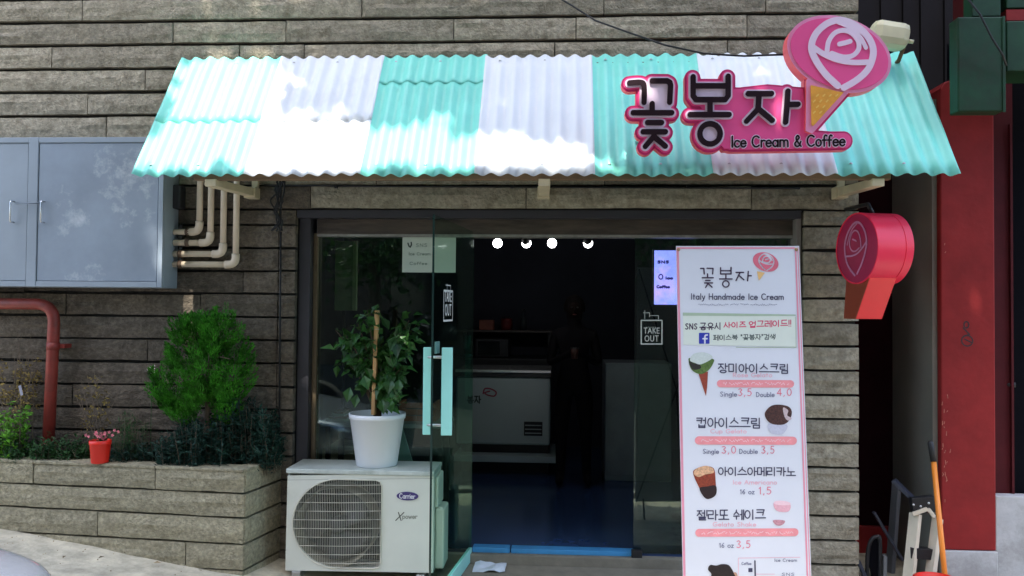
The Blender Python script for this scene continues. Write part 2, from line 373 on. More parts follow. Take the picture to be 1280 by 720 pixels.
b = MB(); b.add([(x, y, gz(x) + z) for (y, z) in ((3.055, -.05), (3.055, .03), (3.20, .03), (3.20, -.05)) for x in xs_], [(j * 8 + i, j * 8 + i + 1, j * 8 + i + 9, j * 8 + i + 8) for j in range(3) for i in range(7)])
b.build('kerb', mat('kerb_stone', (.33, .31, .26), .9, .2, 20, .4, 50), kind='structure')

# ------------------------------------------------------------------ stone facade
WY = 4.95
xl, xr = X(368, WY), X(1002, WY); xe = X(1074, WY)
ztop = Z(262, WY, 640)
bld = thing('stone_building', 'grey building of long split granite courses around the dark shopfront opening', 'building', (0, WY, 0))
def stone(x0, x1, z0, z1, parent, m, name='stone', y=WY, depth=.05, M=None, prot=None, nz=3, amp=.004, end=None):
    """one split-faced stone: rough front grid, straight sides"""
    L = x1 - x0; n = max(2, int(L / .035)); nz = 5; p = random.uniform(-.004, .004) if prot is None else prot
    sx, sz = random.random() * 50, random.random() * 50; vs = []; fs = []
    for j in range(nz + 1):
        for i in range(n + 1):
            u, v = i / n, j / nz; e = min(1, min(v, 1 - v) * 2.6) * min(1, min(u, 1 - u) * L / .03)
            dy = noise.noise(Vector((x0 + u * L, sz, v * 1.3)) * 3.1) * amp * 1.6 + noise.noise(Vector((sx + u * L * 11, sz, v * 2.3))) * amp * 1.5 + abs(noise.noise(Vector((sx + u * L * 5, sz + 7, v * 1.1)))) * amp * 1.6
            zj = (noise.noise(Vector((sx + u * L * 4, 3 + v, sz))) * .0022) * (1.8 if j in (0, nz) else 0) + (noise.noise(Vector((sx + u * L * 19, 8 + v, sz))) * .002 if j in (0, nz) else 0)
            vs.append(Vector((x0 + u * L, y + p - e * (amp * 1.6) + dy * (.35 + .65 * e), z0 + v * (z1 - z0) + zj)))
    f = len(vs)
    for j in range(nz):
        for i in range(n): q = j * (n + 1) + i; fs.append((q, q + 1, q + n + 2, q + n + 1))
    ring = [i for i in range(n + 1)] + [j * (n + 1) + n for j in range(1, nz + 1)] + [nz * (n + 1) + i for i in range(n - 1, -1, -1)] + [j * (n + 1) for j in range(nz - 1, 0, -1)]
    for r in ring: vs.append(Vector((vs[r].x, y + depth, vs[r].z)))
    q = len(ring)
    for i in range(q): a, c = ring[i], ring[(i + 1) % q]; fs.append((a, f + i, f + (i + 1) % q, c))
    if M: vs = [M @ v for v in vs]
    return MB().add(vs, fs).build(name, m, parent)
zl = [.825 + .1414 * k for k in range(-6, 10)] + [2.195, 2.338] + [2.338 + .1472 * k for k in range(1, 19)]
joints = {}
def zrow(py, px): return Z(py, WY, px)
known = [(15, [103, 452]), (42, [216, 289, 357, 567, 860]), (72, [65, 299, 380]), (103, [181]), (20, [935 + 0])]
def rowof(py, px):
    z = zrow(py, px)
    for k in range(len(zl) - 1):
        if zl[k] <= z < zl[k + 1]: return k
for py, xs in [(14, [103, 452]), (42, [216, 357, 567, 720]), (71, [65, 299, 380]), (100, [181]), (27, [934]), (6, [755])]:
    for q in xs: joints.setdefault(rowof(py, q), []).append(X(q, WY, py))
XL0 = -4.9
for k in range(len(zl) - 1):
    z0, z1 = zl[k] + .0, zl[k + 1]; gap = .021 if z0 > 2.3 else .014
    spans = []
    if z0 < 2.19 - .02: spans = [(XL0, xl, 1), (xr + .012, xe, 0)]
    else: spans = [(XL0, xe, 1)]
    for (a, c, long_) in spans:
        if long_:
            J = sorted(j for j in joints.get(k, []) if a < j < c); x = a; cuts = [a]
            if J:
                while x < J[0] - 1.5: x += random.uniform(.8, 1.3); cuts.append(x)
                for j in J:
                    if j - cuts[-1] > .2: cuts.append(j)
                x = cuts[-1]
            else: x = a + random.uniform(-.6, 0)
            while x < c:
                x += random.uniform(.75, 1.6)
                if c - x < .25: break
                if x > a + .2: cuts.append(x)
            # short quoin stone at the left jamb, as in the photograph
            if c == xl:
                cuts = [q for q in cuts if q < xl - .32] + [xl - .105]
            cuts.append(c)
        else: cuts = [a, c]
        for i in range(len(cuts) - 1):
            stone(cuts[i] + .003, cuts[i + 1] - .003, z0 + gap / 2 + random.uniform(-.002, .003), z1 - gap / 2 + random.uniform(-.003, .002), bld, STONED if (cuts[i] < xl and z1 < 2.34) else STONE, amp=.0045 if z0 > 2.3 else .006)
WALL_TOP = zl[-1]
BK = WY + .035
box('wall_backing', MORTAR, XL0, xl - .006, BK, 5.6, -.05, 2.19, bld)
box('wall_backing', MORTAR, xr + .018, xe - .012, BK, 5.6, -.05, 2.19, bld)
box('wall_backing', MORTAR, XL0, xe - .012, BK, 5.6, 2.192, WALL_TOP, bld)
box('side_wall', MORTAR, xe - .30, xe - .014, 5.602, 9.2, -.05, WALL_TOP, bld)
PLASTER = mat('grey_plaster', (.32, .31, .29), .9, .1, 3)
box('upper_wall', PLASTER, XL0, xe, 5.0, 9.2, WALL_TOP + .003, 7.4, bld)
box('back_wall', PLASTER, XL0, xe - .30, 9.22, 9.4, -.05, WALL_TOP, bld)

# ------------------------------------------------------------------ shopfront: frame, panes, open glass door
GY = 5.10
FLOOR = .115
sf = thing('shopfront', 'dark framed glass shopfront with its green tinted glass door standing open', 'shopfront', (0, GY, 0))
zt = Z(297, GY, 590)                     # underside of the transom
gl0, gl1, gr0, gr1 = X(398, GY), X(592, GY), X(793, GY), X(990, GY)
box('jamb', DARKFRAME, xl + .001, gl0 - .03, WY + .06, GY + .06, .03, ztop, sf, .004)
box('jamb', mat('brass_trim', (.16, .12, .07), .45, .15, 6, metal=.3), gl0 - .029, gl0, GY - .03, GY + .06, .03, zt + .02, sf, .003, label='thin brownish trim beside the left pane')
box('jamb', mat('pale_trim', (.22, .2, .18), .6, .1, 6), X(988, GY), xr + .008, WY + .03, GY + .06, .03, ztop, sf, .004, label='pale trim at the right edge of the opening')
TR = mat('brown_transom', (.06, .045, .032), .6, .5, 14, .3, 30, stretch=(.35, 1, 2))
box('transom', TR, gl0, gr1, GY - .05, GY + .07, zt + .016, ztop - .001, sf)
box('transom_strip', mat('worn_aluminium', (.28, .27, .24), .5, .25, 18, metal=.4), gl0, gr1, GY - .054, GY + .05, zt, zt + .0155, sf)
box('header', DARKFRAME, xl + .002, xr, WY + .012, GY - .055, ztop - .05, ztop - .003, sf)
box('window_pane', GLASS, gl0 + .001, gl1, GY - .005, GY + .005, FLOOR, zt - .001, sf)
box('window_pane', GLASS, gr0, gr1 - .001, GY - .005, GY + .005, FLOOR, zt - .001, sf)
SILL = mat('doorstep_stone', (.2, .18, .14), .85, .2, 8, .3, 40)
box('sill', DARKFRAME, gl0, gl1, GY - .03, GY + .04, .03, FLOOR - .002, sf)
# door leaf: hinge at the post, swung out towards the street
hx, hy = X(591, GY), GY - .02
fx, fy = X(541, 4.12), 4.12
ddir = Vector((fx - hx, fy - hy, 0)); dl = ddir.length; ddir.normalize(); dn = Vector((-ddir.y, ddir.x, 0))
if dn.x > 0: dn = -dn                    # points to the left of the leaf
DM = Matrix.Translation((hx, hy, 0)) @ Matrix((( *ddir[:2], 0), )[0:0] or [[ddir.x, dn.x, 0], [ddir.y, dn.y, 0], [0, 0, 1]]).to_4x4()
door_top = Z(268, 4.12, 541); dz0 = .13
leaf = MB().box(0, dl, -.005, .005, dz0, door_top, DM).build('door_leaf', GLASSD, sf)
MB().box(dl + .001, dl + .004, -.0052, .0052, dz0, door_top, DM).build('door_edge', mat('dark_glass_edge', (.01, .03, .025), .25), leaf)
FILM = mat('mint_handle_film', (.33, .74, .66), .45, .05, 5)
STEEL = mat('brushed_steel', (.5, .5, .5), .35, .08, 20, metal=.9)
hz0, hz1 = Z(543, 4.2, 545), Z(434, 4.2, 545)
for sgn, off, w in ((1, .042, .02), (-1, .062, .028)):
    c = dl - .06
    h = MB().box(c - w, c + w, sgn * off - .007, sgn * off + .007, hz0, hz1, DM)
    # bar turned so its broad face looks at the street
    T = DM @ Matrix.Translation((c, sgn * off, 0)) @ Matrix.Rotation(R(78), 4, 'Z')
    h = MB().box(-w, w, -.007, .007, hz0, hz1, T).build('handle', FILM, leaf, .003)
for zz in (hz0 + .05, hz1 - .05):
    MB().tube([DM @ Vector((dl - .06, -.058, zz)), DM @ Vector((dl - .06, .04, zz))], .008, 8).build('handle_stud', STEEL, leaf)
MB().box(.0, dl, -.011, .011, dz0 - .082, dz0 - .002, DM).build('bottom_rail', FILM, leaf, .002)
MB().box(dl - .10, dl - .02, -.012, -.0055, hz1 - .03, hz1 + .03, DM).build('lock_plate', mat('teal_film', (.12, .25, .22), .4), leaf)
# decals on the glass
DEC = mat('white_decal', (.62, .66, .62), .6, .12, 30)
def decal(polys, name, r, mapf, parent, step=.25, m=DEC, **k): return ink(name, m, polys, r, mapf, 0, None, step, parent, **k)
gm = lambda x, y, d: at(x, y, GY - .0065 + d)
pane_r = [o for o in sf.children if o.name.startswith('window_pane')][1]
tk = [[(801.5, 400.5), (827.5, 400.5), (827.5, 430), (801.5, 430), (801.5, 400.5)]]
decal(tk, 'decal_frame', .75, gm, pane_r)
decal([[(806, 399), (806, 388)], [(804, 391), (812, 391), (812, 396)], [(812, 394.5), (823, 394.5), (823, 399)]], 'decal_bracket', .35, gm, pane_r, step=.15)
decal(text('TAKE', 805, 416.5, 6.5, 19.5, sp=.2) + text('OUT', 806, 426.5, 6.8, 17, sp=.2), 'decal_lettering', .55, gm, pane_r, step=.17)
decal([[(x, 409 - .3 * (i % 2)), (x + .8, 409)] for i, x in enumerate((808, 810.5, 813.5, 816, 818.5))], 'decal_lettering', .3, gm, pane_r, step=.15)
def dm(x, y, d):     # door leaf plane, x in metres from hinge side, y height
    return DM @ Vector((x, -.0065, y))
dz_a, dz_b = Z(401, 4.3, 547), Z(363, 4.3, 547)
a0 = dl - .40
fr = [[(a0, dz_a), (a0 + .20, dz_a), (a0 + .20, dz_b), (a0, dz_b), (a0, dz_a)]]
ink('decal_frame', DEC, fr, .005, dm, 0, None, .0022, leaf)
tx = text('TAKE', 0, -.075, .05, .15, sp=.2) + text('OUT', .005, 0, .055, .14, sp=.2)
tx = [[(a0 + .175 - x, dz_a + .03 - y) for x, y in p] for p in tx]
ink('decal_lettering', DEC, tx, .0045, dm, 0, None, .0016, leaf)
ink('decal_bracket', DEC, [[(a0 + .13, dz_b), (a0 + .13, dz_b + .035)], [(a0 + .16, dz_b + .03), (a0 + .05, dz_b + .03), (a0 + .05, dz_b)]], .0025, dm, 0, None, .001, leaf)
# paper notice on the left window, behind the glass
pn = thing('paper_notice', 'pale paper notice taped high on the window beside the open door', 'notice', at(537, 340, GY + .01))
p0, p1 = at(504, 296, GY + .012), at(570, 341, GY + .012)
box('sheet', mat('notice_paper', (.52, .58, .5), .8, .03, 5), p0.x, p1.x, GY - .008, GY - .0065, p1.z, p0.z, pn)
PR = mat('printed_ink', (.05, .07, .06), .8, .2, 30)
pm_ = lambda x, y, d: at(x, y, GY - .009)
ink('print', PR, [[(510, 304), (510.5, 306), (511.5, 308)], [(514, 303), (514.3, 306), (512.8, 309)]], .9, pm_, 0, None, .25, pn)
ink('print', mat('faded_ink', (.2, .26, .21), .8, .2, 30), text('SNS', 520, 308.5, 4, 14) + text('Ice Cream', 511, 319, 3.4, 27) + text('Coffee', 512, 331, 3.4, 22), .38, pm_, 0, None, .2, pn)

# doorstep, floor mat edge
box('doorstep', SILL, xl + .02, xr - .02, 5.03, 5.098, -.02, .10, sf, .004)
box('front_slab', SILL, X(548, 4.8), xr + .3, 4.66, 5.026, -.02, .044, sf, .006)

# ------------------------------------------------------------------ interior
FL = mat('blue_epoxy_floor', (.035, .07, .17), .2, .15, 3, spec=.5)
NAVY = mat('dark_navy_wall', (.042, .045, .062), .8, .15, 2, spec=.2)
ix0, ix1, iy1 = -2.4, xe - .32, 8.9
BL = mat('bright_blue_floor_edge', (.05, .27, .55), .5, .1, 10)
box('shop_floor', FL, ix0, ix1, 5.102, iy1, -.05, FLOOR, kind='structure')
box('shop_wall', NAVY, ix0, ix1, iy1, iy1 + .1, FLOOR, 2.6, kind='structure')
box('shop_wall', NAVY, ix0 - .1, ix0, 5.602, iy1, FLOOR, 2.6, kind='structure')
box('shop_wall', NAVY, ix1, ix1 + .015, 5.602, iy1, FLOOR, 2.6, kind='structure')
box('shop_ceiling', NAVY, ix0, ix1, 5.602, iy1, 2.6, 2.7, kind='structure')
box('floor_edge_strip', BL, gl1 + .01, X(640, GY), GY - .03, GY + .05, .10, FLOOR + .016, sf, .003)
box('floor_edge_strip', BL, X(641.5, GY), gr0 - .0, GY - .03, GY + .05, .10, FLOOR + .014, sf, .003)
p0 = at(591, 704, 4.98)
wb = thing('paper_sheet', 'crumpled pale paper lying before the doorstep below the blue floor edge', 'paper', (p0.x, 4.95, .05))
b = MB(); n = 7
b.add([(p0.x + .01 + i * .032, 4.86 + j * .04, .049 + abs(noise.noise(Vector((i * .9, j * .9, 2)))) * .035) for j in range(5) for i in range(n)],
      [(j * n + i, j * n + i + 1, (j + 1) * n + i + 1, (j + 1) * n + i) for j in range(4) for i in range(n - 1)])
b.build('sheet', mat('pale_paper', (.6, .66, .75), .8), wb, solid=.002)
box('floor_hinge', mat('black_metal', (.012, .012, .014), .5), X(790, GY), X(803, GY), GY - .06, GY - .02, .101, .145, sf, .003)
# freezer
FY = 7.45
f0, f1 = X(570, FY, 500), X(688, FY, 500); ft, fb = Z(462, FY, 630), Z(556, FY, 630)
fz = thing('chest_freezer', 'white ice cream chest freezer with glass lid at the back of the shop', 'freezer', ((f0 + f1) / 2, FY + .3, FLOOR))
FW = mat('freezer_white', (.48, .58, .60), .35, .04, 3)
box('body', FW, f0, f1, FY, FY + .62, fb, ft - .07, fz, .02)
box('rim', mat('freezer_rim_dark', (.05, .055, .06), .4), f0 - .01, f1 + .01, FY - .01, FY + .63, ft - .068, ft - .028, fz, .006)
box('lid', mat('bright_lid_edge', (.9, .92, .9), .15, metal=.6, emis=0), f0 - .005, f1 + .005, FY - .03, FY + .62, ft - .026, ft, fz, .004)
v0, v1 = at(655, 527, FY - .004), at(678, 545, FY - .004)
box('vent', mat('vent_dark', (.02, .025, .03), .6), v0.x, v1.x, FY - .006, FY - .001, v1.z, v0.z, fz)
for q in range(3): box('vent_slat', FW, v0.x + .01, v1.x - .01, FY - .012, FY - .0065, v1.z + .02 + q * .035, v1.z + .028 + q * .035, fz)
fm = lambda x, y, d: at(x, y, FY - .003)
ink('logo_rose', mat('faded_red', (.35, .06, .1), .6), [cr([(604, 492), (606, 486), (613, 486), (620, 490), (618, 495), (610, 494), (606, 491), (612, 489)])], .9, fm, 0, None, .3, fz)
ink('logo_lettering', PR, text('봉자', 584, 504, 9, 17), .8, fm, 0, None, .25, fz)
box('plinth', FW, f0, f1 + .06, FY - .12, FY + .6, Z(578, FY - .12, 630), Z(570, FY - .12, 630), fz, .004)
box('legs', mat('black_metal', (0, 0, 0)), f0 + .05, f1 - .02, FY + .05, FY + .55, FLOOR, fb, fz)
# back counter, shelf, clutter
DK = mat('dark_counter', (.03, .032, .038), .5)
ct = thing('back_shelf', 'dark wall shelf behind the freezer holding small goods', 'shelf', (f0, 8.7, FLOOR))
sz = Z(413, 8.5, 630)
box('board', mat('shelf_edge', (.09, .07, .07), .5), X(568, 8.5), X(690, 8.5), 8.5, 8.89, sz - .02, sz, ct)
for q in (575, 685): box('bracket', DK, X(q, 8.5), X(q, 8.5) + .03, 8.55, 8.89, sz - .2, sz - .021, ct)
for (a, c, h, col, lab, nm, cat) in ((599, 617, .10, (.3, .09, .06), 'reddish brown box on the dark back shelf', 'goods_box', 'box'), (625, 640, .12, (.18, .02, .02), 'dark red tin on the back shelf right of the brown box', 'tin', 'tin'),
                     (650, 658, .20, (.03, .04, .05), 'tall dark bottle near the right end of the back shelf', 'bottle', 'bottle')):
    xx0, xx1 = X(a, 8.55), X(c, 8.55)
    t = thing(nm, lab, cat, ((xx0 + xx1) / 2, 8.65, sz))
    mm = mat('goods_' + nm, col, .6)
    if nm == 'goods_box': box('carton', mm, xx0, xx1, 8.55, 8.7, sz + .001, sz + h, t, .004); box('flap', mm, xx0, xx1, 8.545, 8.62, sz + h + .001, sz + h + .006, t)
    else:
        r = (xx1 - xx0) / 2; pr = [(0, 0), (r, 0), (r, h * .6), (r * .95, h * .65), (r * (.35 if nm == 'bottle' else .95), h * .75), (r * (.35 if nm == 'bottle' else .95), h), (0, h)]
        MB().lathe(pr, 16, ((xx0 + xx1) / 2, 8.65, sz + .001)).build('container', mm, t); MB().lathe([(0, 0), (r * .5, 0), (r * .5, .02), (0, .02)], 12, ((xx0 + xx1) / 2, 8.65, sz + h + .002)).build('cap', DK, t)
mw = thing('microwave', 'dark microwave oven above the left half of the freezer', 'microwave', (X(614, 8.3), 8.5, Z(447, 8.3)))
box('casing', DK, X(594, 8.3), X(636, 8.3), 8.3, 8.7, Z(447, 8.3), Z(424, 8.3), mw, .01)
box('window', mat('black_glass', (.01, .012, .015), .1), X(598, 8.3), X(625, 8.3), 8.292, 8.299, Z(444, 8.3), Z(427, 8.3), mw)
box('back_counter', DK, X(560, 8.2), X(690, 8.2), 8.22, 8.88, FLOOR, Z(447.5, 8.3), None, .01)
o = bpy.data.objects['back_counter']; tag(o, 'dark low counter along the back wall behind the freezer', 'counter')
lc = thing('low_cabinet', 'grey low cabinet standing beside the right window inside the shop', 'cabinet', (X(778, 7.2), 7.5, FLOOR))
box('body', mat('cabinet_grey', (.26, .3, .33), .5), X(757, 7.2), X(840, 7.2), 7.2, 7.7, FLOOR, Z(452, 7.2), lc, .008)
for q in (0, 1): box('door', mat('cabinet_grey', (0, 0, 0)), X(758 + 41 * q, 7.2), X(797 + 41 * q, 7.2), 7.185, 7.198, FLOOR + .05, Z(455, 7.2), lc, .004)
# ceiling spots
LAMPW = mat('lit_bulb', (1, 1, 1), .5, 0, emis=5); BLK = mat('black_metal', (0, 0, 0))
for i, (px, cres) in enumerate(((622, 0), (658, 1), (690, 0), (735, 1))):
    p = at(px, 304, 6.6)
    t = thing('spot_lamp', ('leftmost round bulb of the four shop ceiling lamps, fully lit disc', 'second ceiling lamp from the left, bulb half hidden by its black shade', 'third ceiling lamp from the left, fully lit round bulb', 'rightmost ceiling lamp, bright crescent under its black shade')[i], 'lamp', (p.x, p.y, p.z), group='round ceiling lamps inside the shop')
    MB().lathe([(.037 * math.sin(R(a)), -.037 * math.cos(R(a))) for a in range(0, 181, 15)], 20, p).build('bulb', LAMPW, t)
    MB().tube([p + Vector((0, .02, .04)), p + Vector((0, .02, 2.6 - p.z))], .008, 8).build('stem', BLK, t)
    if cres: MB().lathe([(.035 * math.sin(R(a)), -.035 * math.cos(R(a))) for a in range(0, 181, 15)], 18, p + Vector((-.004, -.02, .018))).build('lamp_shade', BLK, t)
# lit menu screen behind right pane
sc_ = thing('menu_screen', 'glowing lilac menu screen behind the right window beside the banner', 'screen', at(838, 346, 5.25))
q0, q1 = at(818, 313, 5.25), at(866, 381, 5.25)
SCR = mat('lilac_screen', lin((120, 120, 215)), .4, .25, 5, emis=.7, col2=lin((170, 130, 220)))
box('housing', BLK, q0.x - .01, q1.x + .01, 5.255, 5.29, q1.z - .01, q0.z + .01, sc_, .004)
box('display', SCR, q0.x, q1.x, 5.248, 5.254, q1.z, q0.z, sc_)
sm_ = lambda x, y, d: at(x, y, 5.246)
ink('display_lettering', mat('screen_ink', lin((50, 40, 120)), .5, emis=.2), text('SNS', 822, 329, 3, 14) + text('Coffee', 821, 360, 3, 16) + [ell(826, 346, 2.5, 3)] + text('Ice', 832, 349, 3, 9), .7, sm_, 0, None, .3, sc_)
# things behind the left window
wt = thing('window_table', 'pale table inside the left window behind the white flowerpot', 'table', (X(470, 5.7), 5.8, FLOOR))
tz = Z(528, 5.6, 480)
box('tabletop', mat('pale_table', (.22, .26, .25), .5), X(402, 5.6), X(560, 5.6), 5.55, 5.98, tz - .03, tz, wt, .004)
for qx in (410, 550):
    for qy in (5.58, 5.9): box('leg', BLK, X(qx, 5.6), X(qx, 5.6) + .03, qy, qy + .03, FLOOR, tz - .031, wt)
cr_ = thing('wooden_crate', 'reddish brown wooden crate on the table inside the left window', 'crate', (X(520, 5.65), 5.75, tz))
cw = mat('crate_wood', (.32, .1, .05), .6, .2, 10)
for k in range(3): box('slat', cw, X(500, 5.65), X(546, 5.65), 5.65, 5.665, tz + .004 + k * .045, tz + .04 + k * .045, cr_)
box('side', cw, X(500, 5.65), X(502.5, 5.65), 5.667, 5.85, tz + .003, tz + .135, cr_); box('side', cw, X(543.5, 5.65), X(546, 5.65), 5.667, 5.85, tz + .003, tz + .135, cr_)
sb = thing('leaning_board', 'pale teal board leaning inside the window behind the white flowerpot', 'board', (X(505, 5.3), 5.3, FLOOR))
pp = [at(492, 600, 5.32), at(522, 600, 5.32), at(499, 522, 5.45), at(494, 522, 5.45)]
MB().prism(pp, (0, .02, 0)).build('panel', mat('teal_board', (.2, .34, .31), .6), sb); MB().prism([p + Vector((.0, .021, 0)) for p in (pp[0], pp[1], pp[1] + Vector((0, 0, .03)), pp[0] + Vector((0, 0, .03)))], (0, .03, 0)).build('foot', BLK, sb)
ws = thing('window_side_panel', 'pale green narrow panel standing behind the left edge of the window', 'panel', (X(425, 5.6), 5.6, FLOOR))
box('panel', mat('green_panel', (.18, .26, .13), .6), X(418, 5.7), X(440, 5.7), 5.7, 5.73, Z(390, 5.7), Z(302, 5.7), ws); box('edge', mat('green_panel2', (.3, .38, .2), .6), X(440.5, 5.7), X(445, 5.7), 5.69, 5.73, Z(390, 5.7), Z(302, 5.7), ws)
box('post', BLK, X(428, 5.7), X(431, 5.7), 5.71, 5.73, FLOOR, Z(390, 5.7) - .001, ws)
bk = thing('magazine_stack', 'stack of pale magazines on the table left of the white flowerpot', 'magazines', (X(425, 5.62), 5.7, tz))
for k in range(4):
    box('magazine', mat('mag%d' % (k % 2), ((.4, .42, .38), (.3, .2, .15))[k % 2], .6), X(410 + 3 * k, 5.62), X(436 - 2 * k, 5.62), 5.6 + .01 * k, 5.8, tz + .002 + k * .016, tz + .016 + k * .016, bk)
bpy.data.materials['mag0'].name = 'pale_magazine'; bpy.data.materials['mag1'].name = 'brown_magazine'

# ------------------------------------------------------------------ person in the dark of the shop
def skin_person(px, Y, zfloor, hscale):
    root = thing('person', 'dark clothed person standing deep inside the shop holding something at chest height', 'person', (X(px, Y), Y, zfloor))
    cx = X(px, Y)
    J = {'pel': (0, 0, .92), 'sp': (0, .01, 1.10), 'ch': (0, 0, 1.30), 'nk': (0, -.01, 1.43), 'hd0': (0, -.02, 1.52), 'hd1': (0, -.03, 1.60), 'hd2': (0, -.02, 1.67)}
    Rr = {'pel': .135, 'sp': .115, 'ch': .14, 'nk': .055, 'hd0': .075, 'hd1': .09, 'hd2': .065}
    E_ = [('pel', 'sp'), ('sp', 'ch'), ('ch', 'nk'), ('nk', 'hd0'), ('hd0', 'hd1'), ('hd1', 'hd2')]
    for s in (-1, 1):
        k = 'L' if s < 0 else 'R'
        for nm, p, r in (('sh', (s * .17, 0, 1.36), .06), ('el', (s * .22, -.04, 1.10), .042), ('wr', (s * .09, -.24, 1.18), .028), ('hn', (s * .04, -.28, 1.20), .036),
                         ('hp', (s * .09, 0, .88), .10), ('kn', (s * .11, -.03, .50), .062), ('an', (s * .12, 0, .09), .042), ('to', (s * .13, -.15, .04), .036)):
            J[nm + k] = p; Rr[nm + k] = r
        E_ += [('ch', 'sh' + k), ('sh' + k, 'el' + k), ('el' + k, 'wr' + k), ('wr' + k, 'hn' + k), ('pel', 'hp' + k), ('hp' + k, 'kn' + k), ('kn' + k, 'an' + k), ('an' + k, 'to' + k)]
        for f in range(5):
            o = Vector(J['hn' + k]); a = o + Vector((-s * .02, -.02, .03 - .014 * f)); c = a + Vector((-s * (.035 - .003 * abs(f - 2)), -.008, .004))
            if f == 4: a = o + Vector((-s * .0, -.03, .03)); c = a + Vector((-s * .02, -.01, .03))
            J['f%d%s' % (f, k)] = tuple(a); Rr['f%d%s' % (f, k)] = .009; J['g%d%s' % (f, k)] = tuple(c); Rr['g%d%s' % (f, k)] = .007
            E_ += [('hn' + k, 'f%d%s' % (f, k)), ('f%d%s' % (f, k), 'g%d%s' % (f, k))]
    names = list(J); me = bpy.data.meshes.new('body')
    me.from_pydata([(cx + J[n_][0] * hscale, Y + J[n_][1] * hscale, zfloor + J[n_][2] * hscale) for n_ in names], [(names.index(a), names.index(c)) for a, c in E_], [])
    o = bpy.data.objects.new('body', me); C.objects.link(o); o.parent = root; o.matrix_parent_inverse = Matrix.Translation(root.location).inverted()
    m = o.modifiers.new('s', 'SKIN'); sv = me.skin_vertices[0].data
    for i, n_ in enumerate(names): sv[i].radius = (Rr[n_] * hscale,) * 2; sv[i].use_root = (n_ == 'pel')
    sb_ = o.modifiers.new('u', 'SUBSURF'); sb_.levels = 1; sb_.render_levels = 1
    me.materials.append(mat('dark_clothes', (.009, .008, .010), .9, spec=.1)); m.use_smooth_shade = True
    hc = Vector((cx, Y, zfloor + 1.6 * hscale))
    prof = [(.098 * math.sin(R(a)) * hscale, .12 * math.cos(R(a)) * hscale) for a in range(0, 120, 12)]
    MB().lathe(prof, 18, hc + Vector((0, .012, .005))).build('hair', mat('black_hair', (.004, .003, .003), .9, spec=.1), root)
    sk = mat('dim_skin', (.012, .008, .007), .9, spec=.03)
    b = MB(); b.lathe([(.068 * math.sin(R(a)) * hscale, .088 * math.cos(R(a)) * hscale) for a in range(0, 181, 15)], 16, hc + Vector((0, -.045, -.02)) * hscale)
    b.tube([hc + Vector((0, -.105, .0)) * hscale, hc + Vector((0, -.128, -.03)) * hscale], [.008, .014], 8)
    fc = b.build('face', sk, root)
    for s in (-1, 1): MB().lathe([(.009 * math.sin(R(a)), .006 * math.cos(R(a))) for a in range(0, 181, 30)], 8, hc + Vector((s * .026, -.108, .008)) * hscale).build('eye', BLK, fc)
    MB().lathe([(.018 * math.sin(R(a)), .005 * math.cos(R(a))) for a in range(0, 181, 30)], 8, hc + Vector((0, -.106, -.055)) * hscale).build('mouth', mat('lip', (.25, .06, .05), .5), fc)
    FWC = mat('dim_lid', (.05, .045, .045), .6)
    ph = thing('paper_cup', 'small reddish paper cup held by the person inside the shop', 'cup', (cx, Y - .3, zfloor + 1.2 * hscale))
    MB().lathe([(0, 0), (.025, 0), (.034, .08), (.031, .08), (.023, .004), (0, .004)], 16, (cx, Y - .29 * hscale - .02, zfloor + 1.16 * hscale)).build('cup', mat('red_cup', (.06, .02, .015), .6), ph)
    MB().lathe([(0, .0), (.035, 0), (.035, .008), (0, .008)], 16, (cx, Y - .29 * hscale - .02, zfloor + 1.16 * hscale + .081)).build('lid', FWC, ph)
skin_person(718, 7.0, FLOOR, .93)

# ------------------------------------------------------------------ corrugated awning
AF = (4.36, Z(219, 4.36, 640)); AB = (4.93, Z(70, 4.93, 640))
ax0, ax1 = X(165, AF[0], 217), X(1200, AF[0], 221)
aw = thing('corrugated_awning', 'mint and white striped corrugated metal awning above the shopfront', 'awning', ((ax0 + ax1) / 2, AB[0], AB[1]))
sdv = Vector((0, AF[0] - AB[0], AF[1] - AB[1])); slen = sdv.length; sdv.normalize(); snv = Vector((0, sdv.z, -sdv.y)); snv = -snv if snv.z < 0 else snv
pw = (ax1 - ax0) / 7; waves = 7
seams = {0: .56, 1: .56, 2: .235, 3: None, 4: None, 5: None, 6: None}
def sheet(x0, x1, s0, s1, lift, m, ph=0, nm='roof_sheet', rag=0):
    n = int((x1 - x0) / pw * waves * 8); k = 9; vs = []
    for j in range(k + 1):
        s = s0 + (s1 - s0) * j / k
        for i in range(n + 1):
            x = x0 + (x1 - x0) * i / n; w = math.cos(2 * math.pi * (x - ax0) / (pw / waves)) * .0118
            w += noise.noise(Vector((x * 3, s * 3, 1))) * .006 + noise.noise(Vector((x * 14, s * 5, 2))) * .0015
            ss = s + (noise.noise(Vector((x * 9, s0, 4))) * rag if j in (0, k) else 0)
            vs.append(Vector((x, AB[0], AB[1])) + sdv * (ss * slen) + snv * (w + lift))
    return MB().add(vs, [(j * (n + 1) + i, j * (n + 1) + i + 1, (j + 1) * (n + 1) + i + 1, (j + 1) * (n + 1) + i) for j in range(k) for i in range(n)], smooth=True).build(nm, m, aw, solid=.0015)
for i in range(7):
    m = MINT if i % 2 == 0 else WHITE; a, c = ax0 + i * pw, ax0 + (i + 1) * pw + .012 * (i < 6); lf = .003 * (i % 2)
    if seams[i]:
        sheet(a, c, seams[i] - .03, 1, lf, m, rag=.004); sheet(a, c, 0, seams[i] + .012, lf + .0022, m, rag=.004)
    else: sheet(a, c, 0 + .01 * random.random(), 1, lf, m, rag=.006)
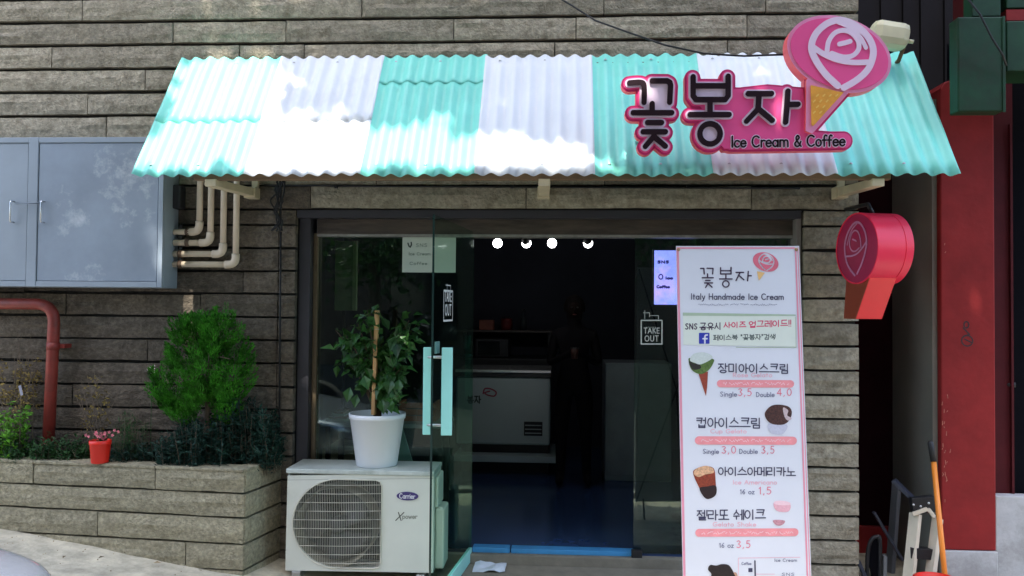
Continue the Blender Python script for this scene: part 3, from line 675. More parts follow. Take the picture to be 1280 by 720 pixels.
# screws along the seams are 3 px wide at most: heads only
for i in range(7):
    for s in (.06, .93):
        for q in (1, 4):
            p = Vector((ax0 + (i + (q + .0) / waves) * pw, AB[0], AB[1])) + sdv * (s * slen) + snv * .013
            MB().lathe([(0, .006), (.006, .004), (.009, 0), (.009, -.004)], 8, p).build('screw_head', STEEL, aw)
# rails and brackets
rz_ = AF[1] + .012
box('front_rail', OLDWOOD, ax0 + .33, ax1 - .33, 4.40, 4.44, rz_ - .03, rz_ + .014, aw, .003)
box('wall_rail', OLDWOOD, ax0 + .1, ax1 - .1, 4.905, 4.94, AB[1] - .10, AB[1] - .05, aw, .003)
for px, pf in ((318, 268), (682, 683), (1052, 1098)):
    wz = Z(246, 4.9, px); xw = X(px, 4.9, 244); xf = X(pf, 4.42, 224); w = .042
    d = Vector((xf - xw, 0, 0))
    pts = [Vector((xw - w, 4.93, wz)), Vector((xw - w, 4.93, wz + .05)), Vector((xf - w, 4.39, rz_ - .026)), Vector((xf - w, 4.39, rz_ - .066))]
    MB().prism(pts, (2 * w * .75, 0, 0)).build('bracket_arm', CREAMWOOD, aw, .003)
    box('bracket_block', CREAMWOOD, xw - w - .006, xw + w * .55, 4.85, 4.935, wz - .012, wz + .055, aw, .003)
    MB().prism([Vector((xw - .018, 4.93, wz + .06)), Vector((xw - .018, 4.93, AB[1] - .12)), Vector((xw - .018, 4.90, AB[1] - .12)), Vector((xw - .018, 4.90, wz + .06))], (.036, 0, 0)).build('bracket_upright', CREAMWOOD, aw)
    MB().prism([Vector((xw - .018, 4.90, AB[1] - .10)), Vector((xw - .018, 4.90, AB[1] - .14)), Vector((xf - .018, 4.42, rz_ + .0)), Vector((xf - .018, 4.42, rz_ + .03))], (.036, 0, 0)).build('rafter', CREAMWOOD, aw)

# ------------------------------------------------------------------ main sign
SY = 4.27
sg = thing('shop_sign', 'pink cut-out sign with black Korean letters and a rose ice cream cone', 'sign', at(930, 190, SY + .06))
sm = lambda x, y, d: at(x, y, SY) + Vector((0, d, 0))
def zz(P, ox=770, oy=70, k=5.141): return [(ox + x / k, oy + y / k) for x, y in P]
L1 = [zz(cr([(85, 180), (155, 176), (178, 200), (178, 303)], n=4)), zz([(230, 166), (325, 166), (343, 176), (348, 196), (342, 303)]), zz([(230, 312), (230, 365)]), zz([(108, 370), (355, 370)]),
      zz([(200, 433), (290, 433)]), zz([(172, 492), (315, 492)]), zz([(245, 492), (240, 522), (186, 586)]), zz([(241, 522), (314, 584)])]
L2 = [zz([(492, 140), (492, 262), (510, 286), (698, 286), (716, 262), (716, 137)]), zz([(492, 198), (716, 198)]), zz([(600, 290), (600, 375)]), zz([(472, 382), (722, 382)]), [(ell(770 + 600 / 5.141, 70 + 505 / 5.141, 12.7, 12.7, n=26))[i] for i in range(27)]]
Z2 = lambda P: zz(P, 900, 70)
L3 = [Z2([(176, 248), (325, 248)]), Z2([(245, 250), (240, 345), (166, 424)]), Z2([(242, 345), (330, 419)]), Z2([(430, 232), (415, 430)]), Z2([(425, 317), (494, 316)])]
sub = text('Ice Cream & Coffee', 913.5, 184.5, 13.5, 142, sp=.1, slope=-.012)
LET = L1 + L2 + L3
body = [(866, 118), (895, 112), (925, 112), (960, 108), (1003, 112), (1009, 165), (1052, 168), (1054, 184), (905, 186), (893, 170), (880, 140)]
RC = (1049, 67.5); RRX, RRY, RROT = 67, 46, 19
rose_out = ell(*RC, RRX, RRY, n=60, rot=RROT)
cone_p = [(1009, 100), (1062, 113), (1015, 166), (1008, 163)]
allb = (770, 12, 1126, 205)
def base_f(o):
    def f(a, b):
        d = seg_sd(a, b, LET) - 7.2 - o
        d = np.minimum(d, seg_sd(a, b, [[(914, 178), (1054, 176)]]) - 9.2 - o)
        d = np.minimum(d, poly_sd(a, b, body) - o)
        d = np.minimum(d, poly_sd(a, b, cone_p) - 1 - o)
        return d
    return f
plate('backing', DEEP, base_f(2.8), sm, .0, .055, .8, allb, sg, side=SALMON)
plate('panel', HOT, base_f(.3), sm, -.006, -.0005, .8, allb, sg, side=DEEP)
halo_fill = [zz([(178, 176), (345, 176), (350, 300), (355, 370), (178, 370)]), zz([(492, 198), (716, 198), (716, 286), (492, 286)])]
plate('letter_halo', HALO, lambda a, b: np.minimum(np.minimum(seg_sd(a, b, LET) - 5.7, np.minimum(poly_sd(a, b, halo_fill[0]), poly_sd(a, b, halo_fill[1]))), poly_sd(a, b, ell(770 + 600 / 5.141, 70 + 505 / 5.141, 12.7, 12.7, n=26)[:-1])), sm, -.012, -.0065, .7, (775, 75, 1005, 200), sg, side=LPINK)
for nm, LL in (('letter', L1), ('letter', L2), ('letter', L3)): ink(nm, BLACKL, LL, 3.25, sm, -.024, -.0125, .5, sg)
ink('subtitle_halo', HALO, sub, 2.0, sm, -.0105, -.0065, .45, sg)
ink('subtitle', BLACKL, sub, 1.02, sm, -.0135, -.011, .3, sg)
# rose
rm = lambda x, y, d: at(x, y, SY - .03) + Vector((0, d, 0))
plate('rose_body', LPINK, lambda a, b: np.minimum(poly_sd(a, b, rose_out[:-1]), poly_sd(a, b, cone_p) - 1.0), rm, 0, .085, .8, allb, sg, side=SALMON)
plate('rose_face', HOT, lambda a, b: poly_sd(a, b, ell(*RC, RRX - 4.2, RRY - 4.2, n=50, rot=RROT)[:-1]), rm, -.006, -.0005, .8, allb, sg)
z3 = lambda P: zz(P, 970, 10, 6.544)
petals = [z3(cr([(500, 640), (400, 545), (320, 430), (285, 330), (315, 225), (400, 140), (500, 105), (600, 125), (700, 190), (770, 280), (790, 380), (750, 500), (660, 590), (550, 655)])),
          z3(cr([(300, 325), (390, 385), (500, 430), (620, 450), (750, 448)])),
          z3(cr([(410, 375), (425, 280), (475, 210), (550, 188), (620, 215), (668, 280), (668, 345), (620, 395), (540, 405), (450, 375)])),
          z3([(515, 300), (560, 290), (600, 278)]), z3(cr([(500, 120), (600, 165), (680, 240), (730, 330)]))]
wid = [4.1, 3.3, 2.9, 3.0, 2.5]
plate('rose_petals', HALO, lambda a, b: np.minimum.reduce([seg_sd(a, b, [p]) - w for p, w in zip(petals, wid)]), rm, -.012, -.0065, .6, allb, sg)
cone_in = [(1013, 107), (1054, 116), (1016, 158), (1014, 156)]
plate('cone', CONE, lambda a, b: np.maximum(poly_sd(a, b, cone_in), -(poly_sd(a, b, rose_out[:-1]) - .5)), rm, -.010, -.0005, .6, (1005, 95, 1070, 170), sg)
wf = []
for i in range(5):
    for j in range(7):
        x, y = 1017 + i * 8 + (j % 2) * 4, 113 + j * 7
        if x < 1051 - (y - 116) * .92 - 2 and y < 152 and y > 113 + (x - 1013) * .2: wf.append([(x - 1, y + 1), (x + 1, y - 1)])
ink('waffle_marks', CONE2, wf, .9, rm, -.0125, -.0105, .35, sg)
for px, py in ((800, 170), (890, 175), (1000, 175), (1050, 60)):
    p = at(px, py, SY + .056); yb = AB[0] + sdv.y * ((AB[1] - p.z) / -sdv.z * 1.0)
    if p.z > AB[1]: yb = 4.93
    MB().tube([p, Vector((p.x, max(yb, p.y + .02), p.z))], .012, 8).build('stand_off', STEEL, sg)
# cable to the sign
cpts = [at(520, -150, 4.93), at(610, -70, 4.8), at(690, -8, 4.70), at(715, 7, 4.66), at(745, 26, 4.6), at(790, 42, 4.52), at(830, 56, 4.46), at(880, 67, 4.42), at(930, 70, 4.38), at(985, 68, 4.35)]
tag(MB().tube(cpts, .0055, 8).build('cable', mat('black_rubber', (.01, .01, .01), .6)), 'black cable sagging from the upper wall to the rose sign', 'cable')
# cream lamp behind the rose
lp = at(1112, 45, 4.75)
fl = thing('flood_lamp', 'cream rounded outdoor lamp peeking out behind the rose sign', 'lamp', lp)
CRL = mat('aged_cream_plastic', (.66, .62, .40), .4, .12, 6)
LM = Matrix.Rotation(R(10), 4, 'Y')
MB().box(-.11, .10, -.07, .07, -.075, .075, Matrix.Translation(lp) @ LM).build('housing', CRL, fl, .045)
MB().tube([lp + Vector((.10, 0, -.03)), lp + Vector((.13, 0, -.035))], .012, 8).build('knob', CRL, fl)
MB().tube([lp + Vector((.08, .0, -.06)), lp + Vector((.09, .1, -.11)), Vector((lp.x + .09, 4.93, lp.z - .12))], .012, 8).build('bracket', mat('rusty_iron', (.16, .1, .05), .8, .4, 20), fl)

# ------------------------------------------------------------------ projecting drum sign
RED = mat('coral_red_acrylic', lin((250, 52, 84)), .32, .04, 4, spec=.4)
ds = thing('projecting_sign', 'round coral red box sign with a rose on its face, beside the stone pillar', 'sign', at(1088, 312, 4.68))
dc = at(1092, 311, 4.62); DRM = Matrix.Translation(dc) @ Matrix.Rotation(R(14), 4, 'Z') @ Matrix.Rotation(R(90), 4, 'Y')
rr, th = .195, .105
prof = [(0, -th), (rr - .004, -th), (rr, -th + .004), (rr, th - .045)]
b = MB(); b.lathe([(rr - .008, -th + .006), (rr - .008, -th), (rr, -th), (rr, th - .05), (rr - .003, th - .049), (rr - .003, th - .046), (rr, th - .045), (rr, th), (rr - .01, th + .003), (0, th + .003)], 64, (0, 0, 0), DRM); b.sm = [True] * len(b.sm)
dr = b.build('drum', RED, ds); dr.data.polygons.foreach_set('use_smooth', [True] * len(dr.data.polygons))
md = dr.modifiers.new('e', 'EDGE_SPLIT'); md.split_angle = R(40)
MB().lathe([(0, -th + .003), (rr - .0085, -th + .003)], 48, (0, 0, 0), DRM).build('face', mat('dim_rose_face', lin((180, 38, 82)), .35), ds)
# rose drawing on the face: drum local coordinates, X' = -vertical, Y' = along face
def drm(x, y, d): return DRM @ Vector((-y, x, -th + .0015 + d))
k_ = .185 / 67
pet2 = [[((x - RC[0]) * k_ * .95, -(y - RC[1]) * k_ * 1.25) for x, y in P] for P in petals]
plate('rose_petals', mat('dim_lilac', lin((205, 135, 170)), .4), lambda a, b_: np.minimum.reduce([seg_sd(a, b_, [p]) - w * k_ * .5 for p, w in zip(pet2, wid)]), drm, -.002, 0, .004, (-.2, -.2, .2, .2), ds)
# cone box beneath the drum
ca = Matrix.Translation(dc) @ Matrix.Rotation(R(14), 4, 'Z')
prf = [(-.125, -.13), (.10, -.13), (.13, -.385), (.02, -.385)]
pts = [ca @ Vector((-th + .01, y, z)) for y, z in prf]
MB().prism(pts, ca.to_3x3() @ Vector((2 * th - .05, 0, 0))).build('cone_box', mat('bright_red_acrylic', lin((250, 45, 55)), .35, .04, 4), ds, .004)
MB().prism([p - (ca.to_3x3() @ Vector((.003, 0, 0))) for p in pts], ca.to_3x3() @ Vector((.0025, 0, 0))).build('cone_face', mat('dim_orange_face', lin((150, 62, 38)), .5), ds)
MB().tube([dc + Vector((0, 0, rr - .01)), dc + Vector((-.03, 0, rr + .05)), Vector((dc.x - .04, 4.94, dc.z + rr + .06))], .012, 8).build('wall_arm', BLK, ds)

# ------------------------------------------------------------------ banner
TL, TRc, BLc = at(845, 308, 4.05), at(999, 308, 4.05), at(853.3, 720, 3.87)
bn = (TRc - TL).cross(BLc - TL).normalized()
if bn.y > 0: bn = -bn
def bmap(px, py, d):
    dd = CM.to_3x3() @ Vector(((px - 640) / F, -(py - 360) / F, -1)); o = Vector((0, 0, EYE))
    t = (TL - o).dot(bn) / dd.dot(bn); return o + dd * t + bn * d
Bx = lambda u, py: 845 + (py - 308) * .0205 + u * (154 + (py - 308) * .0165)     # u 0..1 across the sheet
bnr = thing('menu_banner', 'tall white menu banner with pink border and Korean ice cream prices', 'banner', ((TL.x + TRc.x) / 2, 3.85, .03))
def bquad(u0, u1, y0, y1, d): return [bmap(Bx(u0, y0), y0, d), bmap(Bx(u1, y0), y0, d), bmap(Bx(u1, y1), y1, d), bmap(Bx(u0, y1), y1, d)]
ybot = 788
BW = mat('banner_vinyl', (.74, .75, .78), .45, .03, 3, .08, 8, spec=.4); BPK = mat('banner_pink', lin((232, 150, 168)), .5, .05, 6)
MB().prism(bquad(0, 1, 307.5, ybot, 0), bn * -.0025).build('sheet', BW, bnr)
b = MB()
for (u0, u1, y0, y1) in ((.004, .022, 309, ybot - 3), (.962, .975, 309.6, ybot - 3), (.022, .962, 309, 311.2)):
    q = bquad(u0, u1, y0, y1, .0012); b.add(q, [(0, 1, 2, 3)])
b.add(bquad(.985, .992, 309, ybot - 3, .0012), [(0, 1, 2, 3)])
b.build('border', BPK, bnr)
for u in (.02, .975):
    c = bmap(Bx(u, 311), 312, .003); MB().lathe([(.003, .0), (.007, .001), (.008, -.002)], 12, c, Matrix.Rotation(R(90), 4, 'X')).build('grommet', mat('brass', (.5, .35, .12), .35, metal=.8), bnr)
NAVYINK = mat('navy_ink', lin((62, 60, 84)), .6); REDI = mat('pink_red_ink', lin((214, 62, 100)), .6); LPI = mat('pale_pink_ink', lin((235, 176, 186)), .6); GRI = mat('grey_blue_ink', lin((110, 112, 135)), .6); BARP = mat('pink_bar', lin((240, 150, 152)), .6, .08, 30)
def bink(name, m, P, r, step=.3, d=.0018): return ink(name, m, P, r, bmap, d, None, step, bnr)
zb = lambda P: zz(P, 840, 305, 8)
bt = [zb([(285, 245), (318, 245), (322, 300)]), zb([(350, 243), (410, 245), (405, 300)]), zb([(355, 300), (355, 335)]), zb([(302, 338), (412, 338)]), zb([(335, 365), (380, 365)]), zb([(325, 390), (405, 390)]), zb([(362, 390), (335, 435)]), zb([(364, 400), (400, 432)]),
      zb([(485, 238), (485, 300), (590, 300), (590, 235)]), zb([(485, 268), (590, 268)]), zb([(538, 302), (538, 345)]), zb([(475, 350), (600, 350)]), [(x, y) for x, y in ell(840 + 538 / 8, 305 + 400 / 8, 4, 4)],
      zb([(640, 285), (715, 285)]), zb([(680, 285), (640, 365)]), zb([(675, 320), (718, 358)]), zb([(762, 275), (755, 368)]), zb([(760, 318), (792, 318)])]
bink('headline', mat('plum_ink', lin((60, 38, 62)), .6), bt, .85)
rs = [[(957.0 + (x - RC[0]) * .245, 327.5 + (y - RC[1]) * .25) for x, y in P] for P in [rose_out] + petals]
plate('logo_rose', mat('rose_ink', lin((226, 110, 128)), .6), lambda a, b_: np.maximum(poly_sd(a, b_, rs[0][:-1]), -np.minimum.reduce([seg_sd(a, b_, [p]) - .75 for p in rs[1:]])), bmap, .0018, None, .3, (935, 312, 975, 345), bnr)
plate('logo_cone', mat('cone_ink', lin((235, 190, 120)), .6), lambda a, b_: poly_sd(a, b_, [(946, 339), (956, 341), (948.5, 351)]), bmap, .0018, None, .3, (940, 335, 960, 354), bnr)
bink('subheading', NAVYINK, text('Italy Handmade Ice Cream', 863.5, 374.3, 7.2, 116, sp=.14, slope=.003), .55)
bink('fine_print', GRI, [[(x, 380.6 + .9 * math.sin(x * 2.3)), (x + 1.5, 380.9 + .9 * math.sin(x * 3.1 + 1))] for x in np.arange(873, 970, 2.1) if (int(x) % 13)], .28, .2)
# green promo box
plate('promo_box', mat('pale_green_print', lin((222, 228, 212)), .6, .03, 10), lambda a, b_: poly_sd(a, b_, [(853.5, 393), (994.5, 395.5), (995.3, 433.5), (854, 431)]), bmap, .0016, None, .6, (850, 388, 999, 438), bnr)
plate('promo_edge', mat('sage_print', lin((172, 190, 160)), .6, .08, 10), lambda a, b_: poly_sd(a, b_, [(853.5, 390.8), (994.5, 393.3), (994.5, 395), (930, 395.2), (853.5, 394.6)]), bmap, .0020, None, .4, (850, 388, 999, 398), bnr)
bink('promo_line', mat('sage_print', (0, 0, 0)), [[(920, 434), (995, 434.3), (994.5, 396)]], .4, .25, .0020)
bink('promo_text', mat('plum_ink', (0, 0, 0)), text('SNS', 856.5, 411.5, 6.8, 15) + text('공유시', 874.5, 412.5, 8.5, 27, sp=.12, slope=-.02), .62, d=.0022)
bink('promo_text', REDI, text('사이즈', 904.5, 410, 7, 28, sp=.1, slope=-.02) + text('업그레이드!!', 936, 409.6, 7.8, 53, sp=.08, slope=-.035), .58, d=.0022)
bink('promo_text', mat('grey_green_ink', lin((88, 98, 92)), .6), text('페이스북 "꽃봉자"검색', 891.5, 425.5, 6.6, 78, sp=.08, slope=-.015), .5, .25, .0022)
plate('app_icon', mat('blue_icon', lin((38, 52, 160)), .5), lambda a, b_: poly_sd(a, b_, [(874.4, 416.8), (886, 416.8), (886, 429), (874.4, 429)]) - .8, bmap, .0022, None, .3, (870, 413, 890, 433), bnr)
bink('icon_letter', BW, [cr([(884, 418.8), (881.8, 419.2), (881, 421.5), (881, 429)], n=4), [(878.6, 423.4), (883.6, 423.4)]], .95, .25, .0026)
# menu lines
bink('menu_text', NAVYINK, text('장미아이스크림', 897.5, 466, 11.5, 89, sp=.06, hk=.95, slope=.01), .72)
bink('menu_text', NAVYINK, text('컵아이스크림', 870.5, 534.5, 12.5, 81, sp=.06, slope=.01), .75)
bink('menu_text', NAVYINK, text('아이스아메리카노', 897.5, 594.5, 10.5, 97, sp=.04, slope=.004), .72)
bink('menu_text', NAVYINK, text('젤라또 쉐이크', 871, 650, 12, 86, sp=.05, slope=-.01), .75)
for s, x, y, w in (('Rose Gelato', 916, 471.3, 49), ('Cup Gelato', 888, 541.5, 45), ('Ice Americano', 916, 605.3, 55), ('Gelato Shake', 891, 657.8, 54)):
    bink('menu_subtext', LPI, text(s, x, y, 5, w, sp=.12), .38, .25)
def bar(x0, x1, y, r, sl=0): plate('price_bar', BARP, lambda a, b_: seg_sd(a, b_, [[(x0 + r, y), (x1 - r, y + sl)]]) - r, bmap, .0017, None, .5, (x0 - 3, y - r - 3, x1 + 3, y + r + 3 + max(0, sl)), bnr)
for x0, x1, y, r in ((896, 992.5, 479.5, 4.7), (868.5, 996, 550.5, 5.2), (869, 998, 666, 5)):
    bar(x0, x1, y, r, -.8 if y > 600 else .4)
    bink('bar_print', mat('white_pink_ink', lin((250, 205, 205)), .6), [[(x, y + 1.4 * math.sin(x * 1.7)), (x + 1.6, y + 1.6 * math.sin(x * 2.9 + 2))] for x in np.arange(x0 + 8, x1 - 8, 2.5) if int(x) % 9], .42, .25, .0021)
for P, Q in (((('Single', 900, 495.5, 21), ('Double', 945, 496, 23)), (('3,5', 922.5, 494.5, 17), ('4,0', 971, 494.5, 18.5))),
             ((('Single', 878.5, 567, 20), ('Double', 924, 567, 23)), (('3,0', 902, 566.5, 18), ('3,5', 951.5, 566.5, 16.5))),
             ((('16 oz', 925, 617.5, 18),), (('1,5', 948.5, 617.5, 15.5),)), ((('16 oz', 899, 684.5, 18),), (('3,5', 920.5, 684.5, 17.5),))):
    bink('price_word', GRI, sum([text(s, x, y, 5.6, w, sp=.12) for s, x, y, w in P], []), .42, .25)
    bink('price', mat('coral_ink', lin((226, 120, 136)), .6), sum([text(s, x, y, 8.6, w, sp=.2) for s, x, y, w in Q], []), .5, .25)
def pic(name, col, poly, d=.002, var=.25, sm_=True):
    P = cr(poly, True, 4)[:-1] if sm_ else poly
    return plate(name, mat('print_' + name + str(int(d * 1e5)), lin(col), .6, var, 120), lambda a, b_: poly_sd(a, b_, P), bmap, d, None, .3, bb([P], 2), bnr)
z4 = lambda P: zz(P, 830, 430, 4.645)
pic('cone_wafer', (150, 62, 38), z4([(200, 172), (255, 160), (250, 250), (243, 303), (232, 270)]), sm_=False)
pic('green_gelato', (86, 112, 50), z4([(142, 95), (160, 80), (280, 85), (284, 115), (255, 155), (210, 175), (160, 150)]), .0022, .45)
pic('dark_scoop', (38, 36, 28), z4([(144, 100), (175, 112), (205, 118), (215, 140), (180, 150), (160, 142)]), .0024, .3)
pic('white_scoop', (206, 214, 205), z4([(150, 95), (170, 58), (225, 48), (270, 62), (278, 85), (215, 118), (180, 110)]), .0025, .08)
pic('cup', (196, 196, 208), z4([(605, 465), (712, 468), (695, 518), (655, 525), (618, 515)]), .0021, .1)
pic('brown_gelato', (72, 42, 34), z4([(585, 400), (620, 360), (670, 352), (725, 365), (742, 400), (725, 445), (690, 468), (630, 465), (596, 440)]), .0023, .6)
pic('cream_swirl', (200, 180, 178), z4([(690, 370), (720, 385), (715, 415), (740, 430), (722, 445), (700, 425)]), .0026, .2)
z5 = lambda P: zz(P, 830, 565, 4.645)
pic('iced_coffee', (140, 58, 34), z5([(170, 130), (180, 100), (240, 82), (288, 95), (298, 150), (300, 240), (270, 268), (235, 262), (205, 210)]), .0021, .4)
pic('coffee_dark', (42, 24, 22), z5([(205, 210), (250, 200), (300, 195), (302, 245), (270, 270), (236, 266)]), .0023, .3)
pic('ice_cubes', (216, 170, 130), z5([(172, 125), (190, 95), (240, 80), (280, 92), (288, 120), (240, 130), (200, 145)]), .0025, .35)
pic('pink_cup', (232, 176, 184), z5([(640, 290), (728, 298), (722, 345), (652, 340)]), .002, .1); pic('pink_cup_rim', (244, 206, 210), z5([(640, 288), (680, 282), (728, 292), (725, 308), (650, 305)]), .0022, .05)
pic('dark_cup', (196, 140, 148), z5([(635, 395), (700, 398), (690, 420), (665, 428), (642, 418)]), .002, .3)
pic('portrait_hair', (38, 26, 22), zz([(215, 660), (235, 620), (290, 625), (340, 612), (400, 620), (435, 665), (450, 700), (470, 760), (260, 760), (245, 700)], 855, 620, 7.2), .0021, .5)
pic('portrait_face', (196, 150, 120), zz([(395, 720), (430, 690), (470, 690), (480, 740), (440, 800), (380, 800), (340, 760)], 855, 620, 7.2), .0019, .2)
bink('map_print', NAVYINK, [[(943.5, 701), (944, 726)], [(938, 712), (938.4, 712.4)]], .9, .3, .002); bink('map_print', LPI, [[(923, 697.5), (1000, 696.5)], [(945, 717.5), (968, 717.5)], [(923, 698), (923, 740)]], .3, .2, .0019)
plate('map_square', NAVYINK, lambda a, b_: poly_sd(a, b_, [(935.3, 710), (940.5, 710), (940.5, 715), (935.3, 715)]), bmap, .0021, None, .3, (932, 707, 944, 718), bnr)
bink('map_words', GRI, text('Ice Cream', 968, 702, 3.6, 28) + text('Coffee', 927, 706, 3.4, 12) + text('SNS', 977, 719.5, 3.4, 16), .3, .2)
for (a, c) in (((0.02, 310), (.98, 780)), ((.98, 310), (.02, 780))):
    MB().tube([bmap(Bx(*a), a[1], -.02), bmap(Bx(.5, 545), 545, -.05), bmap(Bx(*c), c[1], -.02)], .006, 8).build('support_pole', BLK, bnr)
for u in (.1, .9):
    p = bmap(Bx(u, 780), 780, -.02); MB().tube([p, Vector((p.x, p.y + (.1 if u < .5 else .28), .035))], .007, 8).build('foot', BLK, bnr)
p = bmap(Bx(.5, 545), 545, -.05); MB().tube([p, Vector((p.x, p.y + .45, .04))], .007, 8).build('rear_leg', BLK, bnr)

# ------------------------------------------------------------------ air conditioner unit
AY = 4.70
a0_, a1_ = X(359, AY, 600), X(542, AY, 600); az1 = Z(590, AY, 450); az0 = Z(715, AY, 450); AD = .30
ac = thing('outdoor_unit', 'cream white air conditioner outdoor unit with round fan grille under the flowerpot', 'air conditioner', ((a0_ + a1_) / 2, AY + AD / 2, .03))
ACM = mat('ac_cream_steel', (.64, .65, .57), .42, .05, 3, .05, 30, col2=(.46, .47, .39), c2pos=(.55, .8))
am = lambda x, y, d: at(x, y, AY) + Vector((0, d, 0))
gcx, gcy, gr = 421.5, 654.5, 55.5
gp = [(x, y) for x, y in ell(gcx, gcy, gr, gr, 90, 270, n=24)] + [(470, gcy - gr + 1), (475.5, gcy - gr + 3), (477.5, gcy - gr + 8), (476, gcy + gr - 6), (474, gcy + gr - 1), (468, gcy + gr + .5)]
outer = [(359.5, 594.5), (542, 591.5), (541.5, 716), (356.5, 713)]
fp = plate('front_panel', ACM, lambda a, b_: np.maximum(poly_sd(a, b_, outer), -poly_sd(a, b_, gp)), am, 0, .02, 1.0, (350, 585, 550, 724), ac, tol=.12)
z590 = at(450, 594, AY).z
box('casing', ACM, a0_, a1_, AY + .21, AY + AD, az0 + .002, az1, ac)
box('side_panel', ACM, a0_, a0_ + .008, AY + .021, AY + .209, az0, az1 - .002, ac)
box('side_panel', ACM, a1_ - .008, a1_, AY + .021, AY + .209, az0, az1 - .002, ac)
box('base', ACM, a0_ + .009, a1_ - .009, AY + .021, AY + .209, az0 - .002, az0 + .01, ac)
box('top_cover', mat('ac_top', (.50, .54, .50), .4, .08, 4, col2=(.3, .34, .3)), a0_ - .006, a1_ + .004, AY - .008, AY + AD + .004, az1 + .001 - .016, az1 + .012, ac, .005)
box('divider', BLK, X(480, AY), X(482, AY), AY + .03, AY + .2, az0 + .02, az1 - .02, ac)
box('coil_panel', mat('coil_dark', (.035, .035, .03), .6, .3, 60), a0_ + .01, X(479, AY), AY + .195, AY + .208, az0 + .012, az1 - .02, ac)
fc = at(423, 655, AY + .10)
hub = MB(); FM = Matrix.Translation(fc) @ Matrix.Rotation(R(90), 4, 'X')
FAN = mat('fan_dark_grey', (.045, .045, .042), .5)
fan = MB().lathe([(0, .045), (.03, .045), (.045, .035), (.048, -.03), (0, -.03)], 20, (0, 0, 0), FM).build('fan', FAN, ac)
for k in range(3):
    vs = []
    for i in range(9):
        for j in range(6):
            rr_ = .046 + (.20 - .046) * j / 5; a = R(k * 120 + i * 10.5 + j * 3.5); vs.append(FM @ Vector((rr_ * math.cos(a), rr_ * math.sin(a), .035 - i * .009)))
    MB().add(vs, [(i * 6 + j, i * 6 + j + 1, i * 6 + j + 7, i * 6 + j + 6) for i in range(8) for j in range(5)], smooth=True).build('blade', FAN, fan, solid=.003)
MB().lathe([(.228, .09), (.222, .0), (.222, -.09), (.232, -.09)], 40, (0, 0, 0), FM).build('fan_shroud', mat('shroud', (.24, .22, .16), .6), ac)
# grille wires
GW = mat('grille_wire', (.60, .58, .48), .45)
b = MB()
def gin(x, y): return float(poly_sd(np.array([[x]]), np.array([[y]]), gp)[0, 0]) < .5
for i in range(52):
    x = gcx - gr + 1 + i * 2.16
    ys = [y for y in np.arange(gcy - gr - 1, gcy + gr + 2, .5) if gin(x, y)]
    if len(ys) > 2: b.tube([am(x, ys[0], -.004), am(x, (ys[0] + ys[-1]) / 2, -.016), am(x, ys[-1], -.004)], .0009, 5, False)
for k in range(10):
    y = gcy - gr + 7 + k * 10.8
    xs_ = [x for x in np.arange(gcx - gr - 1, 480, .5) if gin(x, y)]
    if len(xs_) > 2: b.tube([am(xs_[0], y, -.004), am((xs_[0] + xs_[-1]) / 2, y, -.0185), am(xs_[-1], y, -.004)], .0016, 5, False)
b.tube([am(x, y, -.004) for x, y in gp + [gp[0]]], .0042, 6)
b.build('grille', GW, ac)
plate('badge', mat('indigo_badge', lin((62, 50, 110)), .3), lambda a, b_: poly_sd(a, b_, ell(509.5, 620, 13.6, 5.4, n=40, rot=2)[:-1]), am, -.004, -.0003, .4, (490, 610, 530, 630), ac)
ink('badge_lettering', mat('white_print', (.75, .75, .78), .5), text('Carrier', 499.5, 622.6, 6, 19.5, sp=.12, slope=.03), .42, am, -.0048, None, .2, ac)
ink('model_lettering', mat('grey_print', lin((84, 84, 76)), .5), text('X', 494.5, 650.5, 10, 8, shear=.25), .65, am, -.0006, None, .2, ac)
ink('model_lettering', mat('pale_grey_print', lin((140, 142, 128)), .5), text('Power'.replace('P', 'p').replace('W', 'w'), 503, 648.3, 5.5, 18.5, sp=.12), .5, am, -.0006, None, .2, ac)
ink('model_trim', mat('seam_grey', (.3, .3, .27), .6), [[(360, 600), (541.5, 598)]], .25, am, -.0004, None, .2, ac)
MB().box(a1_ + .001, a1_ + .055, AY + .06, AY + .24, az0 + .01, az0 + .36).build('valve_cover', ACM, ac, .012)
MB().box(a1_ + .001, a1_ + .02, AY + .05, AY + .26, az0 + .362, az1 - .03).build('service_cover', ACM, ac, .008)
for px in (370, 525): box('foot', STEEL, X(px, AY, 715) - .02, X(px, AY, 715) + .03, AY - .02, AY + AD, .028, az0 - .003, ac, .003)

# ------------------------------------------------------------------ foliage helper
def leaf_mesh(b, p, d, up, L, w, fold=.25, n=2):
    """one small leaf: pointed, folded along its rib"""
    d = d.normalized(); s = d.cross(up)
    if s.length < 1e-4: s = Vector((1, 0, 0))
    s.normalize(); nn = s.cross(d)
    q = [p, p + d * L * .45 + s * w / 2 + nn * w * fold, p + d * L - nn * L * .12, p + d * L * .45 - s * w / 2 + nn * w * fold, p + d * L * .5]
    b.add(q, [(0, 4, 1), (4, 2, 1), (0, 3, 4), (4, 3, 2)])
def rv(): return Vector((random.gauss(0, 1), random.gauss(0, 1), random.gauss(0, 1)))
